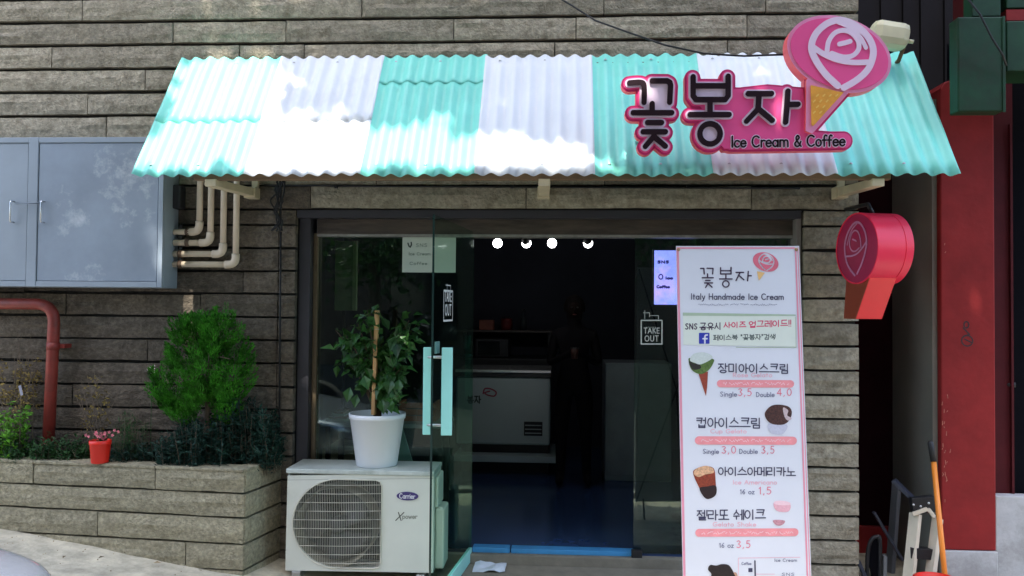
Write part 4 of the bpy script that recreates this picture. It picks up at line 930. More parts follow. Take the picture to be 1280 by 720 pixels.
# potted plant on the unit
PY = AY + .16
pot = at(468, 588, PY - .06); ptz = az1 + .013
pp_ = thing('flowerpot', 'tall white round flowerpot standing on top of the outdoor unit', 'flowerpot', (pot.x, PY, ptz))
ph_ = Z(516, PY, 468) - ptz; pr0 = (X(492, PY) - X(442, PY)) / 2; pr1 = (X(502, PY) - X(434, PY)) / 2
WP = mat('white_glazed_plastic', (.74, .76, .78), .35, .02, 3)
MB().lathe([(0, 0), (pr0 - .004, 0), (pr0, .006), (pr0 + (pr1 - pr0) * .9, ph_ * .9), (pr1 + .002, ph_ * .905), (pr1 + .004, ph_), (pr1 - .006, ph_), (pr1 - .01, ph_ - .05), (0, ph_ - .05)], 48, (pot.x, PY, ptz)).build('pot', WP, pp_)
MB().lathe([(0, .012), (pr1 - .011, .0)], 24, (pot.x, PY, ptz + ph_ - .045)).build('soil', mat('dark_soil', (.03, .02, .014), .95, .3, 40), pp_)
st = thing('potted_plant', 'leafy dark green plant growing in the white flowerpot', 'plant', (pot.x, PY, ptz + ph_ - .04))
b = MB(); LF = MB(); random.seed(11)
base = Vector((pot.x, PY, ptz + ph_ - .04))
LG = mat('glossy_leaf', (.035, .115, .022), .4, .3, 12, isl=.45, trans=.25, spec=.5)
for k in range(24):
    tx_, ty_ = random.uniform(-.32, .27), random.uniform(-.13, .10); tz_ = random.uniform(.24, .70) - abs(tx_) * .55
    mid = base + Vector((tx_ * .4, ty_ * .4, tz_ * .6)); tip = base + Vector((tx_, ty_, tz_))
    path = [base + Vector((random.uniform(-.02, .02), 0, 0)), (base + mid) / 2 + Vector((tx_ * .05, 0, .03)), mid, (mid + tip) / 2 + Vector((0, 0, .015)), tip]
    b.tube(path, [.006, .005, .004, .003, .0015], 6)
    for i in range(26):
        t = random.uniform(.35, 1); p = mid.lerp(tip, max(0, (t - .4) / .6)) + rv() * .022
        d = Vector((tx_ * 1.2, ty_, 0)) + rv() * .55 + Vector((0, 0, -.15)); L = random.uniform(.04, .10)
        leaf_mesh(LF, p, d, Vector((0, -.35, 1)) + rv() * .35, L, L * random.uniform(.5, .7))
for (dx, dz, L) in ((.10, .26, .10), (.11, .20, .095), (-.06, .27, .09), (-.10, .16, .08), (.05, .13, .085), (-.14, .20, .09), (.15, .25, .09), (.09, .14, .09)):
    leaf_mesh(LF, base + Vector((dx, -.10, dz)), Vector((random.uniform(-.3, .5), -.2, -.9)), Vector((0, -1, .3)), L, L * .75)
b.build('stem', mat('brown_stem', (.09, .06, .03), .8), st); LF.build('foliage', LG, st)
sk = thing('wooden_stake', 'pale wooden stake standing upright in the white flowerpot', 'stake', base)
s0, s1 = at(467, 518, PY - .03), at(471.5, 388, PY - .03)
b = MB().box(-.021, .021, -.011, .011, 0, (s1 - s0).length); TM = Matrix.Translation(s0) @ (s1 - s0).to_track_quat('Z', 'Y').to_matrix().to_4x4()
b.v = [tuple(TM @ Vector(v)) for v in b.v]; b.build('post', mat('pale_pine', (.62, .36, .15), .7, .15, 8, .2, 40, stretch=(4, 4, .6)), sk, .002)
for zf in (.55, .82): MB().tube([TM @ Vector((.025 * math.cos(a), .015 * math.sin(a), zf * (s1 - s0).length)) for a in [i * math.pi / 6 for i in range(13)]], .002, 5, False).build('tie_string', mat('string', (.5, .48, .42), .9), sk)

# ------------------------------------------------------------------ stone planter
PFR = at(306, 587, 4.56); PFR.z = 0
PFL = at(0, 575.6, 4.70); pdir = (Vector((PFR.x, PFR.y, 0)) - Vector((PFL.x, PFL.y, 0))).normalized()
plr = thing('stone_planter', 'long raised granite planter in front of the wall under the grey cabinet', 'planter', (PFR.x, PFR.y, 0))
PM = Matrix.Translation((PFR.x, PFR.y, 0)) @ Matrix([[pdir.x, -pdir.y, 0], [pdir.y, pdir.x, 0], [0, 0, 1]]).to_4x4()   # local x runs along the front (negative = left), y into the wall
lev = [Z(y, 4.56, 306) for y in (587.5, 617.3, 648, 681, 714)]; lev.append(-.05)
cutss = [(-2.5, -1.32, -.545, 0), (-2.5, -1.62, 0), (-2.5, -.9, 0), (-2.5, -1.5, -.35, 0), (-2.5, -1.1, 0)]
for k in range(5):
    cu = cutss[k]
    for i in range(len(cu) - 1):
        stone(cu[i] + .0035, cu[i + 1] - .0035, lev[k + 1] + .006, lev[k] - .006 - (k == 0) * .0, plr, STONE2, y=0, depth=.11, M=PM, amp=.005)
        if k == 0: pass
# top rim slabs and the return to the wall
pb = Vector((X(352, WY, 570), WY - .002, 0)); rd = pb - Vector((PFR.x, PFR.y, 0)); rl = rd.length; rd.normalize()
RM = Matrix.Translation((PFR.x, PFR.y, 0)) @ Matrix([[rd.x, -rd.y, 0], [rd.y, rd.x, 0], [0, 0, 1]]).to_4x4()
for k in range(5):
    stone(.008, rl, lev[k + 1] + .006, lev[k] - .006, plr, STONE2, y=.0, depth=.10, M=RM, amp=.004)
RIM = lev[0]
for i, (a, c) in enumerate(((-2.5, -1.32), (-1.316, -.545), (-.541, -.006))):
    MB().box(a, c, -.008, .13, RIM - .012, RIM + .004, PM).build('rim_slab', STONE2, plr, .003)
MB().box(.012, rl - .002, -.006, .10, RIM - .012, RIM + .0035, RM).build('rim_slab', STONE2, plr, .003)
MB().add([PM @ Vector((-2.5, .08, RIM - .05)), PM @ Vector((-.02, .08, RIM - .05)), Vector((pb.x - .05, WY, RIM - .05)), PM @ Vector((-2.5, .4, RIM - .05))], [(0, 1, 2, 3)]).build('soil', MATS['dark_soil'], plr)
MB().add([PM @ Vector((-2.5, .105, -.05)), PM @ Vector((-.02, .105, -.05)), PM @ Vector((-.02, .105, RIM - .02)), PM @ Vector((-2.5, .105, RIM - .02))], [(0, 1, 2, 3)]).build('core', MORTAR, plr, solid=-.01)

# ------------------------------------------------------------------ plants of the planter
soil = RIM - .05
random.seed(5)
TH = mat('thuja_green', (.038, .185, .012), .6, .7, 16, isl=.3, trans=.2, spec=.2, detail=2)
DG = mat('dark_blue_green', (.016, .05, .034), .6, .3, 9, isl=.5, trans=.15, spec=.3)
MG = mat('fresh_green', (.13, .34, .03), .55, .3, 9, isl=.4, trans=.3, spec=.3)
SG = mat('shade_green', (.03, .09, .025), .6, .3, 9, isl=.5, trans=.2, spec=.3)
DRY = mat('dry_leaf', (.22, .16, .045), .8, .4, 9, isl=.5, trans=.2)
TWIG = mat('dry_twig', (.12, .09, .06), .9, .2, 30)
bc = at(260, 462, 4.76); brx = (X(327, 4.76) - X(192, 4.76)) / 2
sh = thing('round_shrub', 'bright green ball shaped conifer shrub in the stone planter', 'shrub', (bc.x, bc.y, soil))
b = MB()
BLOB = [(260, 452, 49, 60, .17), (230, 480, 34, 42, .14), (290, 468, 25, 44, .13), (248, 508, 36, 30, .14), (276, 420, 30, 28, .12), (238, 426, 26, 26, .11), (213, 488, 22, 24, .10), (280, 512, 22, 22, .1)]
for k in range(820):
    bx_ = random.choices(BLOB, [q[2] * q[3] for q in BLOB])[0]; c0 = at(bx_[0], bx_[1], 4.76); v = rv().normalized(); fr_ = random.choice((1, 1, 1, .95, .8, .6))
    if v.y > .55: continue
    wv = 1 + .10 * noise.noise(v * 2.6 + Vector((bx_[0], 0, 0)))
    c = c0 + Vector((v.x * bx_[2] / 217, v.y * bx_[4], v.z * bx_[3] / 217)) * fr_ * .92 * wv
    if fr_ > .7 and noise.noise(Vector((c.x * 11, c.y * 4, c.z * 7))) > .06: continue
    ax_ = (Vector((v.x * .55, v.y * .6, .9 + .2 * v.z)) + rv() * .1).normalized(); side = (Vector((-v.y, v.x, 0)) + rv() * .5); side.z = 0; side.normalize()
    s_ = random.uniform(.7, 1.25); nl = int(60 * s_)
    for i in range(nl):
        t = random.uniform(-1, 1); u = random.uniform(-1, 1); wd = .030 * s_ * math.sqrt(max(0, 1 - t * t)) + .004; p = c + ax_ * (t * .055 * s_) + side * (u * wd) + Vector((v.x, v.y, 0)) * .02 * (1 - u * u) + rv() * .003
        d = ax_ + side * u * .55 + rv() * .12
        leaf_mesh(b, p, d, ax_.cross(side) + rv() * .2, random.uniform(.014, .028), .007)
b.build('foliage', TH, sh)
b = MB(); b.tube([(bc.x + .02, bc.y, soil - .02), (bc.x, bc.y, soil + .15), (bc.x, bc.y, bc.z)], [.022, .018, .01], 8)
for k in range(22):
    v = rv().normalized(); b.tube([bc + Vector((0, 0, random.uniform(-.2, .1))), bc + Vector((v.x * brx * .8, v.y * .16, v.z * .22 + .03))], [.006, .002], 5)
b.build('trunk', TWIG, sh)
def spiky(name, label, px0, px1, pyt, n, m, Y, L=.06, w=.006, cat='plant'):
    x0, x1 = X(px0, Y, 540), X(px1, Y, 540); zt_ = Z(pyt, Y, (px0 + px1) / 2); t = thing(name, label, cat, ((x0 + x1) / 2, Y, soil)); b = MB(); st_ = MB()
    nb = max(8, n // 22)
    for k in range(nb):
        x = random.uniform(x0 + .03, x1 - .03); y = Y + random.uniform(-.09, .09); u = (x - x0) / (x1 - x0); hh = (zt_ - soil) * (1 - (2 * u - 1) ** 2 * .45) * random.uniform(.6, 1)
        top = Vector((x + random.uniform(-.04, .04), y + random.uniform(-.04, .04), soil + hh)); bs = Vector((x, y, soil - .01)); st_.tube([bs, (bs + top) / 2 + rv() * .012, top], [.0018, .0015, .001], 4)
        for i in range(40):
            q = bs.lerp(top, random.uniform(.15, 1)) + rv() * .012
            leaf_mesh(b, q, Vector((random.gauss(0, 1), random.gauss(0, .8), random.uniform(-.2, 1.2))), Vector((0, 0, 1)) + rv() * .3, L * random.uniform(.6, 1.2), w * random.uniform(.7, 1.3))
    b.build('foliage', m, t); st_.build('stem', TWIG, t); return t
spiky('dark_bush', 'dark bluish green narrow leaved bush filling the planter corner beside the shopfront', 268, 352, 498, 2600, DG, 4.80, .05, .013, 'bush')
spiky('low_bush', 'dark low bush directly beneath the round conifer shrub', 205, 290, 522, 2200, DG, 4.72, .045, .013, 'bush')
spiky('feathery_plant', 'small feathery green plant between the red pot and the round shrub', 140, 182, 512, 900, SG, 4.82, .035, .004)
spiky('leafy_plant', 'bright green leafy plant at the far left end of the planter', 0, 36, 500, 300, MG, 4.80, .035, .02)
spiky('ground_cover', 'dark leafy undergrowth along the planter between the red pipe and red flowerpot', 40, 116, 545, 1000, SG, 4.80, .035, .012)
spiky('undergrowth', 'dark undergrowth at the left corner below the bright leafy plant', -60, 48, 540, 1100, SG, 4.78, .035, .012)
spiky('undergrowth', 'dark undergrowth on the soil right of the red flowerpot', 136, 215, 552, 900, DG, 4.80, .035, .01)
spiky('trailing_plant', 'thin dark green bush right beside the planter side wall', 318, 356, 535, 500, DG, 4.84, .05, .007)
def bare(name, label, px0, px1, pyt, n, leaves_, Y):
    x0, x1 = X(px0, Y, 540), X(px1, Y, 540); zt_ = Z(pyt, Y, (px0 + px1) / 2); t = thing(name, label, 'plant', ((x0 + x1) / 2, Y, soil)); b = MB(); lv = MB()
    for k in range(n):
        xb = (x0 + x1) / 2 + random.uniform(-.3, .3) * (x1 - x0); top = Vector((random.uniform(x0, x1), Y + random.uniform(-.05, .05), soil + (zt_ - soil) * random.uniform(.6, 1))); bs = Vector((xb, Y, soil - .01))
        md_ = bs.lerp(top, .55) + Vector((random.uniform(-.02, .02), 0, 0)); b.tube([bs, bs.lerp(md_, .5), md_, top], [.004, .0035, .0028, .0012], 5)
        for q in range(3):
            s_ = bs.lerp(top, random.uniform(.45, .9)); e_ = s_ + Vector((random.uniform(-.07, .07), random.uniform(-.03, .03), random.uniform(.02, .07))); b.tube([s_, e_], [.0018, .0008], 4)
            for r_ in range(leaves_):
                leaf_mesh(lv, s_.lerp(e_, random.random()) + rv() * .012, rv() + Vector((0, 0, -.3)), Vector((0, -1, .5)) + rv() * .4, random.uniform(.014, .03), random.uniform(.008, .016))
    b.build('stem', TWIG, t); lv.build('foliage', DRY, t)
bare('dry_shrub', 'sparse dry yellow leaved shrub against the wall left of the red pipe', -20, 58, 408, 16, 9, 4.86)
bare('bare_plant', 'leafless dry stalks with a few brown leaves right of the red pipe', 92, 148, 440, 8, 5, 4.85)
# white flower by the shrub, plant label
wf_ = thing('white_flower', 'small white flower cluster on a thin stem left of the round shrub', 'flower', at(188, 560, 4.82))
b = MB(); fb = MB(); c = at(190, 463, 4.82); b.tube([Vector((c.x, 4.82, soil)), c], .002, 5)
for k in range(16): leaf_mesh(fb, c + rv() * .012, rv(), Vector((0, -1, 0)), .016, .013)
b.build('stem', SG, wf_); fb.build('petals', mat('white_petal', (.65, .55, .5), .6), wf_, kind='stuff')
tg = thing('plant_tag', 'tiny pale plant tag sticking up among the dry stalks', 'tag', at(26, 500, 4.75))
c = at(26, 488, 4.75); MB().box(-.008, .008, -.001, .001, -.03, .03, Matrix.Translation(c) @ Matrix.Rotation(R(-15), 4, 'Y')).build('card', mat('tag_card', (.3, .3, .36), .6), tg); MB().tube([c + Vector((0, 0, -.03)), Vector((c.x, c.y, soil))], .0015, 5).build('stick', TWIG, tg)
# red flowerpot with pink flowers
rp = at(125, 573, 4.66); rp.z = RIM + .005
rt = thing('small_flowerpot', 'small bright red flowerpot standing on the planter rim', 'flowerpot', rp)
k_ = (X(137, 4.66) - X(113, 4.66)) / 2; hh = Z(550, 4.66, 125) - rp.z
MB().lathe([(0, 0), (k_ * .78, 0), (k_ * .82, .004), (k_ * .98, hh * .8), (k_ * 1.04, hh * .82), (k_ * 1.04, hh), (k_ * .95, hh), (k_ * .9, hh - .015), (0, hh - .015)], 32, rp).build('pot', mat('red_plastic', lin((225, 40, 25)), .4, .03, 5), rt)
MB().lathe([(0, .004), (k_ * .9, 0)], 20, rp + Vector((0, 0, hh - .012))).build('soil', MATS['dark_soil'], rt)
pf = thing('pink_flowers', 'pink and white blossoms growing in the small red flowerpot', 'flowers', rp + Vector((0, 0, hh)))
b = MB(); fb = MB(); gb = MB()
for k in range(34):
    c = rp + Vector((random.gauss(.01, .045), random.gauss(0, .02), hh + .012 + abs(random.gauss(0, .022)))); b.tube([rp + Vector((0, 0, hh - .01)), c], .0012, 4)
    for i in range(5):
        a = i * 1.257 + k; leaf_mesh(fb, c, Vector((math.cos(a), -.5, math.sin(a))), Vector((0, -1, 0)), .012, .010)
    for i in range(3): leaf_mesh(gb, c + rv() * .008 - Vector((0, 0, .01)), rv(), Vector((0, 0, 1)), .02, .008)
b.build('stem', SG, pf); fb.build('petals', mat('pink_petal', lin((232, 130, 140)), .6, .3, 60, isl=.4), pf, kind='stuff'); gb.build('foliage', SG, pf)

# ------------------------------------------------------------------ grey wall cabinet
CY = 4.74
cbx1 = X(203, CY, 300); cz1 = Z(171, CY, 100); cz0 = Z(359, CY, 100); cbx0 = -4.35
cb = thing('wall_cabinet', 'grey blue two door metal utility cabinet hung on the wall left of the awning', 'cabinet', ((cbx0 + cbx1) / 2, WY, cz0))
CG = mat('grey_blue_steel', (.30, .355, .41), .35, .1, 2, .06, 6, spec=.6)
CD = mat('patchy_door_steel', (.28, .335, .40), .26, .12, 3, .10, 5, col2=(.66, .70, .72), c2pos=(.56, .68), spec=.6)  # pale noise patches mixed into the door colour
box('casing', CG, cbx0, cbx1, CY + .022, WY - .01, cz0, cz1, cb, .004)
frx = [(X(195, CY), cbx1), (X(31, CY), X(43, CY)), (cbx0, cbx0 + .05)]
for a, c in frx: box('stile', CG, a, c, CY, CY + .02, cz0 + .001, cz1 - .001, cb, .003)
for z0_, z1_ in ((cz0 + .002, cz0 + .034), (cz1 - .034, cz1 - .002)):
    box('rail', CG, frx[1][1] + .001, frx[0][0] - .001, CY + .001, CY + .02, z0_, z1_, cb, .002); box('rail', CG, frx[2][1] + .001, frx[1][0] - .001, CY + .001, CY + .02, z0_, z1_, cb, .002)
for i, (a, c, hxp) in enumerate(((frx[1][1] + .005, frx[0][0] - .005, 55), (frx[2][1] + .005, frx[1][0] - .005, 17))):
    d_ = box('door', CD if i == 0 else CG, a, c, CY + .006, CY + .02, cz0 + .037, cz1 - .037, cb, .002)
    hxx = X(hxp, CY, 265); h0, h1 = Z(278, CY, 40), Z(252, CY, 40)
    MB().tube([(hxx, CY + .006, h1), (hxx, CY - .028, h1), (hxx, CY - .03, h1 - .01), (hxx, CY - .03, h0 + .01), (hxx, CY - .028, h0), (hxx, CY + .006, h0)], .0045, 8).build('handle', mat('chrome', (.7, .7, .7), .2, metal=.9), d_)
MB().tube([(X(19, CY), CY - .018, Z(255, CY, 40)), (X(53, CY), CY - .018, Z(254, CY, 40))], .004, 8).build('latch_bar', mat('dull_latch', (.2, .24, .28), .4, metal=.5), cb)

# ------------------------------------------------------------------ pipes
PB = mat('beige_pipe_paint', (.70, .58, .43), .55, .08, 8, .1, 30)
vx = (249.5, 263.5, 279.5, 295.5); hy_ = (290, 303.5, 317.5, 330.5)
lb = ('innermost beige pipe beside the grey cabinet with the shortest horizontal run', 'second beige pipe from the cabinet, bending just below the innermost one', 'third beige pipe from the cabinet, just inside the outermost bend', 'outermost beige pipe with the longest and lowest horizontal run')
gpm = thing('gas_meter', 'dark meter and valve cluster between the grey cabinet and the beige pipes', 'meter', (X(225, 4.9), 4.92, Z(290, 4.9)))
for i in range(4):
    Yp = 4.885; t = thing('beige_pipe', lb[i], 'pipe', (X(vx[i], Yp), WY, Z(hy_[i], Yp)), group='beige pipes beside the grey cabinet')
    xv, zh = X(vx[i], Yp, 270), Z(hy_[i], Yp, 250); r_ = .0185
    MB().tube([(xv, Yp, Z(150, Yp, 260)), (xv, Yp, zh + .05)], r_, 14).build('riser', PB, t)
    MB().tube([(xv - .05, Yp, zh), (X(212, Yp), Yp, zh)], r_, 14).build('run', PB, t)
    MB().tube(bend((xv, Yp, zh + .065), (xv, Yp, zh), (xv - .065, Yp, zh), .045, 8), r_ * 1.28, 14).build('elbow', PB, t)
    xc = X(233 if i < 2 else 224, Yp)
    MB().tube([(xc - .012, Yp, zh), (xc + .012, Yp, zh)], r_ * 1.3, 12).build('coupling', mat('rusty_coupling', (.14, .09, .06), .8, .3, 30), t)
    MB().tube([(X(224, Yp) , Yp - .0, zh + .02), (X(224, Yp), Yp, zh + .045)], .012, 8).build('valve', BLK, gpm)
box('meter_body', mat('dark_meter', (.02, .02, .024), .6), X(209, 4.9), X(226, 4.9), 4.86, 4.94, Z(262, 4.9), Z(232, 4.9), gpm, .01)
RP = mat('red_oxide_paint', (.26, .035, .025), .5, .2, 10, .15, 30, col2=(.17, .03, .02))
rpt = thing('red_pipe', 'thick red painted pipe bending down the wall into the planter', 'pipe', (X(66, 4.86), WY, soil))
zr = Z(380, 4.86, 30); xr_ = X(67, 4.86, 450)
MB().tube(bend((-4.6, 4.86, zr + .005), (xr_, 4.86, zr), (X(61, 4.86, 530), 4.86, soil + .12), .12, 10), .034, 20).build('pipe_run', RP, rpt)
MB().tube([(X(61.5, 4.86, 530), 4.86, soil + .13), (X(61, 4.86, 530), 4.86, soil - .03)], .042, 20).build('sleeve', RP, rpt)
box('clamp', RP, xr_ - .055, xr_ + .06, 4.87, WY - .003, Z(435, 4.88, 67), Z(430, 4.88, 67), rpt, .002)
MB().tube([(xr_ - .005, 4.86, Z(437, 4.86, 67)), (xr_ - .004, 4.86, Z(428, 4.86, 67))], .0375, 20).build('clamp_band', RP, rpt)
# loose dark wires at the awning's left end
wr = thing('loose_wires', 'tangle of black wires hanging at the left corner of the shop opening', 'wires', at(345, 240, 4.9))
random.seed(3)
for k in range(7):
    a = at(348 + random.uniform(-5, 10), 226, 4.88); path = [a]
    for i in range(1, 6): path.append(at(345 + random.uniform(-6, 8), 226 + i * 12.5, 4.87 + random.uniform(-.03, .04)))
    MB().tube([Vector((*[0, 0, 0],))] and [Vector((q[0], 4.88, q[1])) for q in cr([(p.x, p.z) for p in path], n=4)], .0055, 6).build('wire', MATS['black_rubber'], wr)
MB().tube([at(351, 290, 4.93), at(350, 420, 4.93), at(349, 560, 4.93)], .006, 6).build('wire', MATS['black_rubber'], wr)
lw = thing('lintel_cable', 'thin dark cable fixed along the stone course beneath the awning', 'cable', at(680, 233, 4.93))
MB().tube([at(330, 231.5, 4.935), at(500, 233, 4.935), at(700, 234, 4.935), at(1000, 235.5, 4.935)], .006, 6).build('cable_run', MATS['black_rubber'], lw)
for px in (420, 640, 860):
    p = at(px, 233.4, 4.93); MB().box(-.008, .008, -.008, .012, -.01, .01, Matrix.Translation(p)).build('clip', BLK, lw)

# ------------------------------------------------------------------ right side: alley and red building
REDP = mat('dark_red_paint', (.23, .018, .018), .65, .16, 5, .2, 20, col2=(.24, .035, .03), c2pos=(.66, .78), spec=.2)
GREYW = mat('whitewashed_plinth', (.42, .43, .44), .8, .12, 6, .2, 30, col2=(.3, .3, .3))
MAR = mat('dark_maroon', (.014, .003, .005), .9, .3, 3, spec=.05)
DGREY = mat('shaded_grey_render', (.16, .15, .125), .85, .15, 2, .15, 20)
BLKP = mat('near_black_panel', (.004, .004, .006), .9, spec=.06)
nb = thing('red_building', 'neighbouring building with dark red column, white plinth and black shutter door', 'building', (2.5, 4.9, 0))
NY = 4.88
cx0, cx1 = X(1176, NY, 400), X(1244, NY, 400); ctop = Z(100, NY, 1190); pz = Z(688, NY, 1210)
b = MB(); b.prism([(cx0, NY, pz), (cx1, NY, pz), (cx1, NY, ctop), (cx0 + .06, NY, ctop), (cx0 + .02, NY, ctop - .015), (cx0, NY, ctop - .05)], (0, .55, 0)); b.build('column', REDP, nb, .008)
box('plinth', GREYW, cx0 + .004, cx1 + .004, NY - .012, NY + .55, -.05, pz - .002, nb, .006)
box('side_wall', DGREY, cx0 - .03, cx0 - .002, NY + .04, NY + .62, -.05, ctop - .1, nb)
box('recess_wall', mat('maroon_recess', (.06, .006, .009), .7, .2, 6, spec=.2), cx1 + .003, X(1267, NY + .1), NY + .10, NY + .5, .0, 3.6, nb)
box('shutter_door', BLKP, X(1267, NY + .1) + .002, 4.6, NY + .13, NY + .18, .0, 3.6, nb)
box('door_frame', MATS['maroon_recess'], X(1264, NY + .08), X(1267, NY + .08), NY + .08, NY + .098, Z(622, NY, 1255), 2.7, nb)
box('white_block', GREYW, cx1 + .006, 4.6, NY + .02, NY + .10, -.05, Z(621, NY, 1260), nb, .006)
MB().tube([(X(1268, NY), NY + .12, Z(483, NY, 1270)), (X(1280, NY), NY + .09, Z(483, NY, 1270))], .014, 8).build('door_bolt', BLK, nb)
gm_ = lambda x, y, d: at(x, y, NY - .0015)
ink('graffiti_mark', mat('graffiti_black', (.03, .01, .012), .7), [ell(1208, 406, 3, 4), ell(1209, 426, 7, 6.5, rot=20), [(1204, 410), (1212, 418), (1205, 420)], [(1206, 424), (1214, 428)]], .85, gm_, 0, None, .3, nb)
# alley back
al = thing('alley_wall', 'dark recessed alley wall with a red band and pale base', 'wall', (1.95, 5.75, 0))
ya = 5.55
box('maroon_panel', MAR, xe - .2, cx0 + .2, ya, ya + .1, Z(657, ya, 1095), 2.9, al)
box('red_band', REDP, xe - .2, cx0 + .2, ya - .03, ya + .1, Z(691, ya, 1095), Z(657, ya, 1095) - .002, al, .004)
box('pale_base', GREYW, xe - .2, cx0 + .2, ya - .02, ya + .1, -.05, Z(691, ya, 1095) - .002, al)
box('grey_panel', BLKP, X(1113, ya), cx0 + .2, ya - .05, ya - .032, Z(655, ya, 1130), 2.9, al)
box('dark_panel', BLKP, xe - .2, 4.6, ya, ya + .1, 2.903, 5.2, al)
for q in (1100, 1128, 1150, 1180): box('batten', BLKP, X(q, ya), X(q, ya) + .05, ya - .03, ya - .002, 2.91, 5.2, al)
# green metal box and beams
GR = mat('dark_green_paint', (.010, .045, .020), .5, .3, 5, .1, 20, col2=(.016, .032, .016), spec=.25)
gb = thing('green_metal_box', 'dark green metal box with post and beam above the red column', 'sign box', at(1225, 90, 4.5))
y5 = 4.45
def bx(px0, px1, py0, py1, Y, dep): 
    p0, p1 = at(px0, py0, Y), at(px1, py1, Y); return p0.x, p1.x, Y, Y + dep, p1.z, p0.z
box('box_body', GR, *bx(1197, 1256, 21, 139, y5, .10), gb, .008)
box('box_edge', GR, *bx(1253, 1257.5, 20, 140, y5 - .006, .005), gb, .002)
box('post', GR, *bx(1214, 1251, -260, 20, y5 + .05, .1), gb, .004)
box('beam', GR, *bx(1258, 1720, 26, 85, y5 + .03, .25), gb, .006)
box('red_strip', REDP, *bx(1258, 1720, 12, 20, y5 + .06, .1), gb)
box('upper_beam', GR, *bx(1258, 1720, -30, 4, y5 + .06, .1), gb, .004)
tag(MB().tube([at(1120, -160, 4.5), at(1170, -60, 4.35), at(1206, -6, 4.3), at(1225, 18, 4.3), at(1240, 48, 4.32), at(1253, 68, 4.36), at(1258, 82, 4.4)], .006, 6).build('wire', MATS['black_rubber']), 'thin wire running down across the green metal box', 'wire')

# ladder and broom
LDM = mat('ladder_aluminium', (.68, .61, .48), .5, .1, 8, metal=0)
ld = thing('folded_stepladder', 'folded aluminium stepladder with black top leaning in the alley', 'ladder', at(1140, 719, 4.85))
def bar3(name, p, q, w, t_, m, parent):
    p, q = Vector(p), Vector(q); d = (q - p); M = Matrix.Translation(p) @ d.to_track_quat('Z', 'Y').to_matrix().to_4x4()
    return MB().box(-w / 2, w / 2, -t_ / 2, t_ / 2, 0, d.length, M).build(name, m, parent, .002)
bar3('front_rail', at(1129, 790, 4.80), at(1144.5, 642, 4.86), .062, .03, LDM, ld)
bar3('front_rail', at(1154, 790, 4.80), at(1172, 648, 4.84), .055, .03, LDM, ld)
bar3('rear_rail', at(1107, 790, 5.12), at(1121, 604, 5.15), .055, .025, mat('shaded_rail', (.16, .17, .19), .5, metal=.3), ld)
bar3('top_cap', at(1139, 632, 4.86), at(1167, 629, 4.86), .045, .09, BLK, ld)
bar3('cap_hinge', at(1140.5, 643, 4.83), at(1159, 636, 4.83), .02, .02, LDM, ld); bar3('cap_hinge', at(1160, 636, 4.83), at(1167.5, 646, 4.83), .02, .02, LDM, ld)
bar3('brace', at(1117, 600, 5.0), at(1146, 628, 4.92), .05, .02, mat('dark_blue_steel', (.03, .035, .055), .5), ld)
for py in (690, 740): bar3('tread', at(1137, py, 4.84), at(1165, py + 2, 4.84), .05, .06, BLK, ld)
bar3('strut', at(1092, 640, 5.05), at(1128, 700, 5.05), .03, .015, mat('dark_blue_steel', (0, 0, 0)), ld)
for px, py in ((1142, 631), (1151, 633), (1161, 629)):
    p = at(px, py, 4.80); MB().lathe([(0, .004), (.006, .002), (.007, 0)], 10, p, Matrix.Rotation(R(90), 4, 'X')).build('rivet', STEEL, ld)
fc_ = thing('folded_chair', 'black folded chair leaning against the wall left of the stepladder', 'chair', at(1090, 719, 5.0))
b = MB(); Pq = cr([at(1082, 760, 5.0).xz[:] if False else (at(1084, 760, 5.0).x, at(1084, 760, 5.0).z), (at(1084, 700, 5.0).x, at(1084, 700, 5.0).z), (at(1088, 677, 5.0).x, at(1088, 677, 5.0).z), (at(1096, 671, 5.0).x, at(1096, 671, 5.0).z), (at(1100, 680, 5.0).x, at(1100, 680, 5.0).z), (at(1099, 760, 5.0).x, at(1099, 760, 5.0).z)], n=5)
b.tube([Vector((q[0], 5.0, q[1])) for q in Pq], .012, 8); b.build('frame', BLK, fc_)
b = MB(); b.prism([(q[0], 5.005, q[1]) for q in Pq[6:26]][::-1], (0, .02, 0)); b.build('backrest', BLKP, fc_)
bar3('front_leg', at(1102, 790, 5.02), at(1105, 694, 5.02), .05, .02, mat('grey_leg', (.2, .21, .22), .5), fc_)
bar3('cross_leg', at(1072, 700, 4.98), at(1092, 745, 4.98), .03, .02, mat('dark_blue_steel', (0, 0, 0)), fc_)
br = thing('broom', 'broom with orange handle and black grip leaning on the red column', 'broom', at(1192, 790, 4.66))
ORG = mat('orange_plastic', lin((236, 140, 50)), .4, .05, 8)
p0_, p1_, p2_ = at(1189, 800, 4.62), at(1167, 577, 4.80), at(1162.5, 551, 4.82)
MB().tube([p0_, p1_], .0145, 14).build('handle', ORG, br); MB().tube([p1_, p1_.lerp(p2_, .9), p2_], [.0165, .0165, .010], 14).build('grip', BLK, br)
MB().box(-.14, .14, -.03, .03, -.06, .0, Matrix.Translation((p0_.x, p0_.y, .12))).build('head', mat('red_plastic', (0, 0, 0)), br, .01)
b = MB()
for i in range(26):
    for j in range(4): x = p0_.x - .13 + i * .0104; y = p0_.y - .022 + j * .014; b.tube([(x, y, .058), (x + random.uniform(-.006, .006), y + random.uniform(-.006, .006), .032)], .0025, 4)
b.build('bristles', mat('bristle', (.12, .1, .08), .8), br)
rb = thing('red_basin', 'red plastic tub on the ground in front of the stepladder', 'tub', at(1175, 760, 4.45))
